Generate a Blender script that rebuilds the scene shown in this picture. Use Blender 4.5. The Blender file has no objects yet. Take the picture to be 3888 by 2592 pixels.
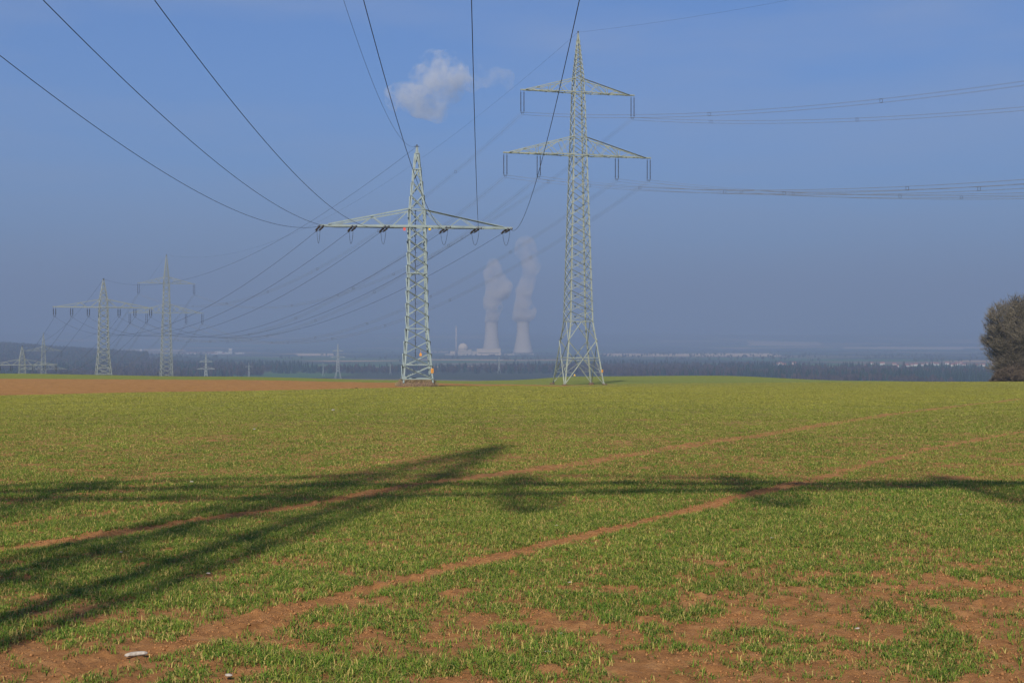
import bpy, math, random
import numpy as np
from mathutils import Vector, Matrix
R = math.radians
C = bpy.context.scene.collection
random.seed(7); rng = np.random.default_rng(11)
sc = bpy.context.scene

# ------------------------------------------------------------------ camera, sky, sun, exposure
F = 4904.0            # focal length in photo pixels (3888 wide)
EYE = 1.65
cam_d = bpy.data.cameras.new('camera'); cam = bpy.data.objects.new('camera', cam_d); C.objects.link(cam)
cam.location = (0, 0, EYE); cam.rotation_euler = (R(90), 0, 0)
cam_d.sensor_width = 36; cam_d.lens = F/3888*36; cam_d.clip_start = 0.1; cam_d.clip_end = 60000
sc.camera = cam
SUN_EL, SHADOW_AZ = 42.5, 11.8        # shadows fall forwards, 12.7 deg to the right
w = bpy.data.worlds.new('World'); sc.world = w; w.use_nodes = True
nt = w.node_tree; bg = nt.nodes['Background']
sky = nt.nodes.new('ShaderNodeTexSky'); sky.sky_type = 'NISHITA'; sky.sun_disc = False
sky.sun_elevation = R(SUN_EL); sky.sun_rotation = R(180+SHADOW_AZ)
sky.air_density = 1.0; sky.dust_density = 0.0; sky.ozone_density = 6.0; sky.altitude = 300
# very thin veils of high cloud, fixed to the sky directions
_g = nt.nodes.new('ShaderNodeTexCoord'); _m = nt.nodes.new('ShaderNodeMapping'); _m.inputs['Scale'].default_value = (1.2, 1.2, 7); _m.inputs['Rotation'].default_value = (.12, .1, 0)
_n = nt.nodes.new('ShaderNodeTexNoise'); _n.inputs['Scale'].default_value = 2.2; _n.inputs['Detail'].default_value = 5; _n.inputs['Roughness'].default_value = .55
_r = nt.nodes.new('ShaderNodeMapRange'); _r.inputs['From Min'].default_value = .42; _r.inputs['From Max'].default_value = .75; _r.inputs['To Max'].default_value = .42
_x = nt.nodes.new('ShaderNodeMix'); _x.data_type = 'RGBA'; _x.inputs[7].default_value = (4.6, 5.0, 6.2, 1)
nt.links.new(_g.outputs['Generated'], _m.inputs[0]); nt.links.new(_m.outputs[0], _n.inputs['Vector']); nt.links.new(_n.outputs['Fac'], _r.inputs['Value'])
nt.links.new(_r.outputs[0], _x.inputs[0]); _y = nt.nodes.new('ShaderNodeMix'); _y.data_type = 'RGBA'; _y.blend_type = 'MULTIPLY'; _y.inputs[0].default_value = 1; _y.inputs[7].default_value = (.40, .80, 1.20, 1)
nt.links.new(sky.outputs[0], _y.inputs[6]); nt.links.new(_y.outputs[2], _x.inputs[6])
nt.links.new(_x.outputs[2], bg.inputs[0]); bg.inputs[1].default_value = 0.078
sd = bpy.data.lights.new('sun', 'SUN'); sd.energy = 5.0; sd.angle = R(1.0); sd.color = (1.0, 0.93, 0.82)
sun = bpy.data.objects.new('sun', sd); C.objects.link(sun)
_e, _a = R(SUN_EL), R(SHADOW_AZ)
LDIR = Vector((math.sin(_a)*math.cos(_e), math.cos(_a)*math.cos(_e), -math.sin(_e)))
sun.rotation_euler = LDIR.to_track_quat('-Z', 'Y').to_euler(); sun.location = (0, -50, 100)
sc.view_settings.view_transform = 'Standard'; sc.view_settings.look = 'None'
sc.view_settings.gamma = 1; sc.view_settings.exposure = 0.52
sc.render.engine = 'CYCLES'
sc.cycles.volume_bounces = 3; sc.cycles.max_bounces = 6; sc.cycles.diffuse_bounces = 2
sc.cycles.use_denoising = True
sc.cycles.volume_max_steps = 256; sc.cycles.volume_step_rate = 1.0

def at(px, py, d):
    """a point of the place at forward distance d seen at photo pixel (px, py)"""
    return Vector(((px-1944)/F*d, d, EYE+(1295.5-py)/F*d))

# ------------------------------------------------------------------ helpers
def tag(o, label=None, cat=None, group=None, kind=None):
    if label:
        o['label'] = label
        if len(label.split()) > 16: print('LONG', len(label.split()), label)
    if cat: o['category'] = cat
    if group: o['group'] = group
    if kind: o['kind'] = kind
    return o
def empty(name, loc, rz=0):
    o = bpy.data.objects.new(name, None); C.objects.link(o)
    o.location = loc; o.rotation_euler = (0, 0, rz); o.empty_display_size = 0.5
    return o
def copy_tree(o, parent=None):
    c = o.copy(); C.objects.link(c); c.parent = parent
    for ch in list(o.children): copy_tree(ch, c)
    return c

class MB:
    def __init__(s): s.v = []; s.f = []
    def _frame(s, p, q, hint):
        d = (q-p).normalized(); h = Vector(hint)
        u = h - d*h.dot(d)
        if u.length < 1e-4: u = Vector((1, 0, 0)) - d*d.x
        if u.length < 1e-4: u = Vector((0, 1, 0)) - d*d.y
        u.normalize(); return d, u, d.cross(u)
    def prism(s, p, q, pts, hint=(0, 0, 1)):
        p = Vector(p); q = Vector(q); d, u, v = s._frame(p, q, hint)
        n = len(pts); b = len(s.v)
        for o in (p, q):
            for a, c in pts: s.v.append(o+u*a+v*c)
        for i in range(n):
            j = (i+1) % n; s.f.append((b+i, b+j, b+n+j, b+n+i))
        s.f.append(tuple(b+i for i in reversed(range(n)))); s.f.append(tuple(b+n+i for i in range(n)))
    def bar(s, p, q, a, c=None, hint=(0, 0, 1)):
        c = c or a
        s.prism(p, q, [(-a/2, -c/2), (a/2, -c/2), (a/2, c/2), (-a/2, c/2)], hint)
    def angle(s, p, q, w, t, hint=(0, 0, 1), flip=1):
        s.prism(p, q, [(0, 0), (w, 0), (w, t*flip), (t, t*flip), (t, w*flip), (0, w*flip)], hint)
    def tube(s, pts, r, n=6, close=True):
        pts = [Vector(p) for p in pts]; b = len(s.v)
        for i, p in enumerate(pts):
            a = pts[max(i-1, 0)]; c = pts[min(i+1, len(pts)-1)]
            d = (c-a).normalized(); h = Vector((0, 0, 1)) if abs(d.z) < .9 else Vector((1, 0, 0))
            u = (h-d*h.dot(d)).normalized(); v = d.cross(u)
            rr = r[i] if isinstance(r, (list, tuple)) else r
            for k in range(n):
                t = 2*math.pi*k/n; s.v.append(p+u*(rr*math.cos(t))+v*(rr*math.sin(t)))
        for i in range(len(pts)-1):
            for k in range(n):
                k2 = (k+1) % n; s.f.append((b+i*n+k, b+i*n+k2, b+(i+1)*n+k2, b+(i+1)*n+k))
        if close:
            s.f.append(tuple(b+k for k in reversed(range(n)))); m = b+(len(pts)-1)*n
            s.f.append(tuple(m+k for k in range(n)))
    def lathe(s, prof, n=12, axis_p=(0, 0, 0), axis_d=(0, 0, 1)):
        """prof: (radius, height) pairs along the axis, closed at the ends"""
        p = Vector(axis_p); d = Vector(axis_d).normalized()
        h = Vector((0, 0, 1)) if abs(d.z) < .9 else Vector((1, 0, 0))
        u = (h-d*h.dot(d)).normalized(); v = d.cross(u); b = len(s.v)
        for r, z in prof:
            for k in range(n):
                t = 2*math.pi*k/n; s.v.append(p+d*z+u*(r*math.cos(t))+v*(r*math.sin(t)))
        for i in range(len(prof)-1):
            for k in range(n):
                k2 = (k+1) % n; s.f.append((b+i*n+k, b+i*n+k2, b+(i+1)*n+k2, b+(i+1)*n+k))
        s.f.append(tuple(b+k for k in reversed(range(n)))); m = b+(len(prof)-1)*n
        s.f.append(tuple(m+k for k in range(n)))
    def box(s, x0, x1, y0, y1, z0, z1):
        b = len(s.v)
        for z in (z0, z1):
            for x, y in ((x0, y0), (x1, y0), (x1, y1), (x0, y1)): s.v.append(Vector((x, y, z)))
        for f in ((3, 2, 1, 0), (4, 5, 6, 7), (0, 1, 5, 4), (1, 2, 6, 5), (2, 3, 7, 6), (3, 0, 4, 7)):
            s.f.append(tuple(b+i for i in f))
    def build(s, name, mat, parent=None, smooth=False):
        me = bpy.data.meshes.new(name); me.from_pydata([tuple(v) for v in s.v], [], s.f); me.update()
        if mat: me.materials.append(mat)
        if smooth: me.polygons.foreach_set('use_smooth', [True]*len(me.polygons))
        o = bpy.data.objects.new(name, me); C.objects.link(o)
        if parent: o.parent = parent
        return o

def np_mesh(name, V, loops, sizes, mat, smooth=False, attrs=None):
    me = bpy.data.meshes.new(name)
    me.vertices.add(len(V)); me.vertices.foreach_set('co', np.ascontiguousarray(V, dtype=np.float32).ravel())
    me.loops.add(len(loops)); me.loops.foreach_set('vertex_index', np.ascontiguousarray(loops, dtype=np.int32))
    starts = np.concatenate(([0], np.cumsum(sizes)[:-1])).astype(np.int32)
    me.polygons.add(len(sizes)); me.polygons.foreach_set('loop_start', starts)
    me.polygons.foreach_set('loop_total', np.ascontiguousarray(sizes, dtype=np.int32))
    if smooth: me.polygons.foreach_set('use_smooth', np.ones(len(sizes), dtype=bool))
    me.update(calc_edges=True)
    for an, arr in (attrs or {}).items():
        a = me.attributes.new(an, 'FLOAT_COLOR', 'POINT')
        full = np.ones((len(V), 4), dtype=np.float32); full[:, :3] = arr
        a.data.foreach_set('color', full.ravel())
    me.materials.append(mat)
    o = bpy.data.objects.new(name, me); C.objects.link(o)
    return o

# numpy value noise
def _hash(ix, iy, seed):
    h = (ix*374761393 + iy*668265263 + seed*982451653) & 0x7fffffff
    h = ((h ^ (h >> 13))*1274126177) & 0x7fffffff
    return ((h ^ (h >> 16)) & 0xffff)/65535.0
def vnoise(x, y, seed=0):
    x = np.asarray(x, dtype=np.float64); y = np.asarray(y, dtype=np.float64)
    ix = np.floor(x).astype(np.int64); iy = np.floor(y).astype(np.int64)
    fx = x-ix; fy = y-iy; fx = fx*fx*(3-2*fx); fy = fy*fy*(3-2*fy)
    a = _hash(ix, iy, seed); b = _hash(ix+1, iy, seed); c = _hash(ix, iy+1, seed); d = _hash(ix+1, iy+1, seed)
    return (a*(1-fx)+b*fx)*(1-fy)+(c*(1-fx)+d*fx)*fy
def fbm(x, y, oct=4, seed=0):
    s = 0; a = .5; n = 0
    for i in range(oct):
        s = s+a*vnoise(x*2**i+17*i, y*2**i-9*i, seed+i); n += a; a *= .5
    return s/n
def sstep(a, b, x):
    t = np.clip((x-a)/(b-a), 0, 1); return t*t*(3-2*t)

# ------------------------------------------------------------------ materials
def mat(name, col, rough=.8, metal=0, var=0, scale=5, bump=0, spec=.3, trans=None):
    m = bpy.data.materials.new(name); m.use_nodes = True; t = m.node_tree
    b = t.nodes['Principled BSDF']; b.inputs['Roughness'].default_value = rough
    b.inputs['Metallic'].default_value = metal; b.inputs['Specular IOR Level'].default_value = spec
    b.inputs['Base Color'].default_value = (*col, 1)
    if var or bump:
        co = t.nodes.new('ShaderNodeTexCoord'); n = t.nodes.new('ShaderNodeTexNoise')
        n.inputs['Scale'].default_value = scale; n.inputs['Detail'].default_value = 6
        t.links.new(co.outputs['Object'], n.inputs['Vector'])
        if var:
            r = t.nodes.new('ShaderNodeMapRange'); r.inputs['From Min'].default_value = .3; r.inputs['From Max'].default_value = .7
            r.inputs['To Min'].default_value = 1-var; r.inputs['To Max'].default_value = 1+var
            t.links.new(n.outputs['Fac'], r.inputs['Value'])
            h = t.nodes.new('ShaderNodeVectorMath'); h.operation = 'SCALE'; h.inputs[0].default_value = col
            t.links.new(r.outputs[0], h.inputs['Scale']); t.links.new(h.outputs[0], b.inputs['Base Color'])
        if bump:
            bp = t.nodes.new('ShaderNodeBump'); bp.inputs['Strength'].default_value = bump
            t.links.new(n.outputs['Fac'], bp.inputs['Height']); t.links.new(bp.outputs[0], b.inputs['Normal'])
    return m
M = {}
M['steel_a'] = mat('painted_steel_blue_green', (.24, .29, .28), .55, 0, .15, 1.5)
M['steel_b'] = mat('painted_steel_pale_green', (.265, .29, .235), .6, 0, .15, 1.2)
M['steel_far'] = mat('painted_steel_far', (.23, .25, .235), .6)
M['cable'] = mat('weathered_cable', (.035, .035, .04), .75, 0, .1, 3)
M['cable_grey'] = mat('aluminium_cable', (.20, .20, .205), .7, 0, .1, 3)
M['fitting'] = mat('dark_fitting', (.06, .065, .07), .5)
M['insulator'] = mat('glazed_insulator', (.045, .04, .045), .25, spec=.6)
M['concrete'] = mat('pale_concrete', (.42, .36, .30), .9, 0, .06, .02)
M['cream'] = mat('cream_cladding', (.55, .44, .31), .8, 0, .08, .05)
M['white_wall'] = mat('white_render', (.62, .58, .52), .85, 0, .06, .3)
M['red_roof'] = mat('red_tile_roof', (.25, .10, .07), .9, 0, .2, .5)
M['grey_roof'] = mat('grey_roof', (.16, .16, .17), .8, 0, .1, .3)
M['glass'] = mat('dark_window_glass', (.05, .06, .07), .2, spec=.6)
M['bark'] = mat('grey_brown_bark', (.15, .115, .075), .95, 0, .25, 3)
M['twig'] = mat('brown_twigs', (.13, .108, .072), .95, 0, .3, .6)
M['thicket'] = mat('brown_thicket', (.10, .074, .05), .95, 0, .3, 1)
M['orange'] = mat('orange_plate', (.62, .27, .05), .6)
M['yellow'] = mat('yellow_plate', (.80, .50, .05), .6)
M['red'] = mat('red_plate', (.62, .10, .08), .6)
M['black'] = mat('black_marking', (.01, .01, .01), .6)
M['stone'] = mat('pale_limestone', (.36, .31, .25), .95, 0, .35, 40, .6)
M['mound'] = mat('dark_mound_earth', (.13, .085, .055), 1, 0, .4, 8, .6)
M['straw'] = mat('dry_stalks', (.27, .20, .11), .9, 0, .4, 4)

# ------------------------------------------------------------------ terrain (heights relative to the eye)
PXC = np.array([-900, 0, 800, 1580, 1900, 2195, 2700, 3300, 3888, 4800], float)
YK = np.array([0, 30, 60, 90, 120, 180, 240, 330, 450, 700, 1050, 1600], float)
ZT = np.array([
    [-1.65, -2.20, -2.95, -3.70, -4.35, -5.10, -5.90, -11.0, -25, -50, -59, -61],
    [-1.65, -2.20, -2.95, -3.70, -4.35, -5.20, -5.97, -11.0, -25, -50, -59, -61],
    [-1.65, -2.18, -2.85, -3.60, -4.30, -5.30, -6.50, -12.0, -25, -50, -59, -61],
    [-1.65, -2.15, -2.80, -3.50, -4.17, -5.73, -7.20, -13.0, -25, -50, -59, -61],
    [-1.65, -2.15, -2.80, -3.52, -4.25, -5.95, -7.40, -10.2, -22, -50, -59, -61],
    [-1.65, -2.15, -2.82, -3.58, -4.42, -6.28, -7.50, -8.92, -16, -47, -59, -61],
    [-1.65, -2.15, -2.85, -3.62, -4.48, -6.10, -7.35, -8.72, -16, -47, -59, -61],
    [-1.65, -2.15, -2.85, -3.60, -4.42, -5.92, -7.42, -10.3, -19, -48, -59, -61],
    [-1.65, -2.15, -2.82, -3.58, -4.40, -5.80, -7.50, -12.0, -24, -50, -59, -61],
    [-1.65, -2.15, -2.82, -3.58, -4.40, -5.80, -7.50, -12.0, -24, -50, -59, -61]])
_sl = np.zeros_like(ZT)
_d = (ZT[:, 1:]-ZT[:, :-1])/(YK[1:]-YK[:-1])
_sl[:, 0] = _d[:, 0]; _sl[:, -1] = 0
_a, _b = _d[:, :-1], _d[:, 1:]
_sl[:, 1:-1] = np.where(_a*_b > 0, 2*_a*_b/(_a+_b+1e-12), 0)

def H(x, y, rough=True):
    """ground height (world z)"""
    x = np.asarray(x, float); y = np.asarray(y, float)
    px = np.clip(1944+F*x/np.maximum(y, 12), PXC[0], PXC[-1])
    yy = np.clip(y, 0, YK[-1]-1e-6)
    k = np.clip(np.searchsorted(YK, yy, side='right')-1, 0, len(YK)-2)
    h = YK[k+1]-YK[k]; t = (yy-YK[k])/h
    h00 = 2*t**3-3*t**2+1; h10 = t**3-2*t**2+t; h01 = -2*t**3+3*t**2; h11 = t**3-t**2
    c = np.clip(np.searchsorted(PXC, px, side='right')-1, 0, len(PXC)-2)
    u = (px-PXC[c])/(PXC[c+1]-PXC[c]); u = u*u*(3-2*u)
    def col(ci): return h00*ZT[ci, k]+h10*h*_sl[ci, k]+h01*ZT[ci, k+1]+h11*h*_sl[ci, k+1]
    z = col(c)*(1-u)+col(c+1)*u
    z = np.where(y < 0, -1.65-.0175*np.maximum(y, -400), z)
    # far country: wooded hill on the left, low slopes beyond the valley
    z = z + 130*np.exp(-((x+2650)/900.)**2-((y-3900)/900.)**2)
    z = z + 45*np.exp(-((x+1500)/500.)**2-((y-3700)/700.)**2)*.35
    r = np.sqrt(x*x+y*y)
    rise = sstep(7500, 15500, y)
    z = z + rise*(150+110*(fbm(x/3500., y/3500., 3, 5)-.5))
    z = z + sstep(6200, 9000, y)*22*(fbm(x/900., y/900., 3, 9)-.35)
    z = z + sstep(900, 1600, y)*3*(fbm(x/300., y/300., 2, 3)-.5)
    if rough:
        z = z + .05*(fbm(x/6., y/6., 3, 21)-.5)*np.clip(r/8, 0, 1)
    return z+EYE
def gz(x, y): return float(H(np.array([x]), np.array([y]))[0])

def ground_pt(px, py):
    """where the sight line through a photo pixel meets the near field"""
    d = 5.0
    for _ in range(60):
        x = (px-1944)/F*d; z = float(H(np.array([x]), np.array([d]), False)[0])-EYE
        d2 = -z/max((py-1295.5)/F, 1e-4); d = .5*d+.5*d2
    return ((px-1944)/F*d, d)

S = 3888/2352
TRK = [  # bare wheel tracks: (display pixels of the photo, half width in m, strength)
    ([(-200, 1660), (130, 1560), (450, 1470), (640, 1410), (870, 1350), (1060, 1300), (1250, 1255), (1500, 1195), (1680, 1145), (1850, 1105)], .135, 1.0),
    ([(1850, 1105), (2000, 1065), (2150, 1028), (2352, 990)], .13, .8),
    ([(-200, 1290), (0, 1265), (250, 1228), (500, 1190), (760, 1150), (960, 1110), (1250, 1075)], .17, 1.0),
    ([(1250, 1075), (1500, 1037), (1800, 990), (2050, 950), (2352, 915)], .26, .8),
    ([(-200, 1230), (0, 1207), (150, 1193), (300, 1170), (420, 1153), (600, 1135)], .17, .7),
    ([(-200, 1172), (0, 1156), (200, 1138), (400, 1112), (560, 1100), (700, 1085), (870, 1060)], .22, .75),
    ([(0, 1000), (250, 982), (560, 977)], .20, .35),
    ([(2020, 1115), (2200, 1095), (2352, 1062)], .12, .45)]
TP = []
for pts, hw, st in TRK:
    w_ = [ground_pt(a*S, b*S) for a, b in pts]
    TP.append((np.array(w_), hw, st))
def track_mask(x, y):
    """1 on the bare wheel tracks"""
    m = np.zeros_like(x)
    wob = .10*(fbm(x*1.3, y*1.3, 2, 31)-.5)
    for P, hw, st in TP:
        best = np.full_like(x, 1e9)
        for (ax, ay), (bx, by) in zip(P[:-1], P[1:]):
            dx, dy = bx-ax, by-ay; t = np.clip(((x-ax)*dx+(y-ay)*dy)/(dx*dx+dy*dy), 0, 1)
            best = np.minimum(best, np.hypot(x-ax-t*dx, y-ay-t*dy))
        v = (1-sstep(hw*.7, hw*1.35, best+wob))*st
        if st < .8: v = v*sstep(.35, .6, fbm(x*.5, y*.5, 2, 44)+.12)
        m = np.maximum(m, v)
    return m
# field boundaries as photo lines turned into ground distances: brown ploughed strip between them
def fields(x, y):
    """0 near wheat, 1 ploughed strip, 2 green strip beyond"""
    px = 1944+F*x/np.maximum(y, 12)
    near = np.interp(px, [-900, 0, 800, 1500, 1900, 2195, 2400, 2900, 3888], [84, 88, 99, 109, 140, 194, 210, 215, 232])
    far = np.interp(px, [-900, 0, 800, 1500, 1700, 1950, 2195, 2320, 2400, 3888], [184, 181, 176, 176, 172, 177, 199, 207, 205, 205])
    near = near+1.2*(fbm(x/7., y/7., 2, 71)-.5)
    return np.where(y < near, 0, np.where(y < far, 1, 2))
def bare_mask(x, y):
    """thin patches of the crop where the soil shows"""
    n = fbm(x*4.6, y*3.6, 4, 51); n2 = fbm(x*.45, y*.45, 2, 61)
    q = n*.76+n2*.24
    px = 1944+F*x/np.maximum(y, 2)
    near_amt = 1-sstep(6.0, 12.5, y-1.8*sstep(1900, 3400, px)+1.4*(1-sstep(300, 1700, px)))
    thr = .70-.205*near_amt-.04*(1-sstep(6.0, 10.5, y-1.6*sstep(1500, 3000, px)))
    return sstep(thr-.035, thr+.12, q)

# ---- ground sheet
fw = np.radians(np.linspace(-29, 29, 820)); rest = np.radians(np.linspace(29, 331, 90)[1:-1])
ANG = np.concatenate((fw, rest))
rad = [0.6]
while rad[-1] < 21000:
    r_ = rad[-1]; rad.append(r_*(1.25 if r_ < 4 else 1.003 if r_ < 16 else 1.0045 if r_ < 45 else 1.007 if r_ < 420 else 1.03))
RAD = np.array(rad)
nr, na = len(RAD), len(ANG)
rr, aa = np.meshgrid(RAD, ANG, indexing='ij')
X = (rr*np.sin(aa)).ravel(); Y = (rr*np.cos(aa)).ravel()
Z = H(X, Y)
fld = fields(X, Y); nearm = (Y > 3) & (rr.ravel() < 80)
trk = np.zeros_like(X); trk[nearm] = track_mask(X[nearm], Y[nearm])
bare = np.zeros_like(X); bare[nearm] = bare_mask(X[nearm], Y[nearm])
rfl = rr.ravel(); nm = rfl < 60
clod = np.zeros_like(X)
xs, ys = X[nm], Y[nm]
def clod_h(xs, ys, tr, ba, r_):
    c0 = fbm(xs*24, ys*24, 2, 83); c1 = fbm(xs*9, ys*9, 3, 81); c2 = fbm(xs*2.2, ys*2.2, 2, 91); tb = np.maximum(tr, ba*.7)
    z = (.030*(c1-.5)+.05*np.maximum(c1-.62, 0)*2)*(.45+.55*tb)+.04*(c2-.5)*.5+.022*(c0-.5)*(.3+tb)*(r_ < 18)
    return z+tr*(.015*(c2-.6))
def ground_z(x, y):
    return H(x, y)+clod_h(x, y, track_mask(x, y), bare_mask(x, y), np.hypot(x, y))
clod[nm] = clod_h(xs, ys, trk[nm], bare[nm], rfl[nm])
Z = Z+clod
plo = (fld == 1)
Z = Z+np.where(plo, .10*(fbm(X*1.5, Y*.6, 2, 95)-.5), 0)
# colour classes kept as attributes: r = soil, g = crop cover, b = far country
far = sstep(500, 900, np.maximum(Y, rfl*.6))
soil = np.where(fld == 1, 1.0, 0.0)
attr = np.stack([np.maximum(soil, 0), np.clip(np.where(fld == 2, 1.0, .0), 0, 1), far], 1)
_px = 1944+F*X/np.maximum(Y, 12)+25*(fbm(X/300., Y/300., 2, 12)-.5)
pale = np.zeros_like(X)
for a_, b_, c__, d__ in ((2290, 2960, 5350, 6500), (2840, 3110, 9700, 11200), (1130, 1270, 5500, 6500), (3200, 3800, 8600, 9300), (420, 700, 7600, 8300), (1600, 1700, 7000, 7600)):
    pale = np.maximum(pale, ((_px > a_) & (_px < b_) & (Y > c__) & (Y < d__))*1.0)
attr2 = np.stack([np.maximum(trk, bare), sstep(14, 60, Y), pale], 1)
i, j = np.meshgrid(np.arange(nr-1), np.arange(na), indexing='ij'); j2 = (j+1) % na
loops = np.stack([i*na+j, (i+1)*na+j, (i+1)*na+j2, i*na+j2], -1).reshape(-1, 4)
cen = len(X)  # centre vertex
V = np.concatenate((np.stack([X, Y, Z], 1), [[0, 0, gz(0, 0)]]))
k = np.arange(na); tri = np.stack([np.full(na, cen), k, (k+1) % na], 1)
lp = np.concatenate((loops[:, ::-1].ravel()[::1], tri[:, ::-1].ravel()))
# orientation: make faces look up
sizes = np.concatenate((np.full(len(loops), 4), np.full(na, 3)))
attr = np.concatenate((attr, [[0, 0, 0]])); attr2 = np.concatenate((attr2, [[0, 0, 0]]))

gm = bpy.data.materials.new('farmland'); gm.use_nodes = True; t = gm.node_tree; B = t.nodes['Principled BSDF']
B.inputs['Roughness'].default_value = 1; B.inputs['Specular IOR Level'].default_value = .1
def N(ty, **kw):
    n = t.nodes.new(ty)
    for a, b in kw.items(): setattr(n, a, b)
    return n
def L(a, b): t.links.new(a, b)
def noise(scale, detail=5, rough=.6, vec=None):
    n = N('ShaderNodeTexNoise'); n.inputs['Scale'].default_value = scale; n.inputs['Detail'].default_value = detail
    n.inputs['Roughness'].default_value = rough; L(vec or co.outputs['Object'], n.inputs['Vector']); return n
def ramp(src, stops):
    r = N('ShaderNodeValToRGB'); e = r.color_ramp.elements
    while len(e) > 1: e.remove(e[-1])
    e[0].position = stops[0][0]; e[0].color = (*stops[0][1], 1)
    for p, c in stops[1:]: q = e.new(p); q.color = (*c, 1)
    L(src, r.inputs[0]); return r
def mix(fac, a, b):
    m = N('ShaderNodeMix', data_type='RGBA')
    for s_, v in ((m.inputs[0], fac), (m.inputs[6], a), (m.inputs[7], b)):
        if isinstance(v, (float, int)): s_.default_value = v
        elif isinstance(v, tuple): s_.default_value = (*v, 1)
        else: L(v, s_)
    return m.outputs[2]
co = N('ShaderNodeTexCoord')
a1 = N('ShaderNodeAttribute', attribute_name='zone'); s1 = N('ShaderNodeSeparateColor'); L(a1.outputs['Color'], s1.inputs[0])
a2 = N('ShaderNodeAttribute', attribute_name='cover'); s2 = N('ShaderNodeSeparateColor'); L(a2.outputs['Color'], s2.inputs[0])
soilc = ramp(noise(7, 8, .7).outputs['Fac'], [(.25, (.17, .075, .026)), (.5, (.33, .155, .056)), (.75, (.45, .235, .095))])
plough = ramp(noise(1.1, 8, .75).outputs['Fac'], [(.3, (.19, .095, .030)), (.55, (.31, .158, .050)), (.75, (.40, .22, .082))])
under = ramp(noise(2.5, 8, .75).outputs['Fac'], [(.3, (.07, .105, .022)), (.5, (.16, .165, .045)), (.72, (.27, .20, .085))])
mp = N('ShaderNodeMapping'); mp.inputs['Scale'].default_value = (.5, .12, 1); L(co.outputs['Object'], mp.inputs['Vector'])
crop = ramp(noise(3, 7, .7, mp.outputs[0]).outputs['Fac'], [(.3, (.12, .145, .028)), (.55, (.165, .185, .04)), (.75, (.21, .215, .06))])
c_ = mix(s2.outputs[1], soilc.outputs[0], under.outputs[0])
c_ = mix(s2.outputs[0], c_, soilc.outputs[0])
c_ = mix(s1.outputs[1], c_, crop.outputs[0])
c_ = mix(s1.outputs[0], c_, plough.outputs[0])
# far country: patchwork of fields, meadows and woods
mp2 = N('ShaderNodeMapping'); mp2.inputs['Scale'].default_value = (.0011, .0019, 0); mp2.inputs['Rotation'].default_value = (0, 0, .3); L(co.outputs['Object'], mp2.inputs['Vector'])
vo = N('ShaderNodeTexVoronoi'); vo.inputs['Scale'].default_value = 1.6; L(mp2.outputs[0], vo.inputs['Vector'])
sv = N('ShaderNodeSeparateColor'); L(vo.outputs['Color'], sv.inputs[0])
patch = ramp(sv.outputs[0], [(0, (.05, .10, .03)), (.30, (.05, .10, .03)), (.31, (.34, .22, .12)), (.45, (.34, .22, .12)), (.46, (.07, .10, .04)), (.72, (.08, .10, .045)), (.73, (.15, .11, .07)), (.9, (.04, .05, .03))])
patch.color_ramp.interpolation = 'CONSTANT'
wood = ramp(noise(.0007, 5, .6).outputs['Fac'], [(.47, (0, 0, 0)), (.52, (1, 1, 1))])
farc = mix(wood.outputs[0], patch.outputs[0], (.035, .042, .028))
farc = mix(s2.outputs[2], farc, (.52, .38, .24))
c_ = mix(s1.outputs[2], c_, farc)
L(c_, B.inputs['Base Color'])
bp = N('ShaderNodeBump'); bp.inputs['Strength'].default_value = 1.0; bp.inputs['Distance'].default_value = .03
L(noise(34, 7, .75).outputs['Fac'], bp.inputs['Height']); L(bp.outputs[0], B.inputs['Normal'])
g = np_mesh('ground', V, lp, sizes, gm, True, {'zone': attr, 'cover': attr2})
g['kind'] = 'structure'
del X, Y, Z, rr, aa, V, loops, lp

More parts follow.
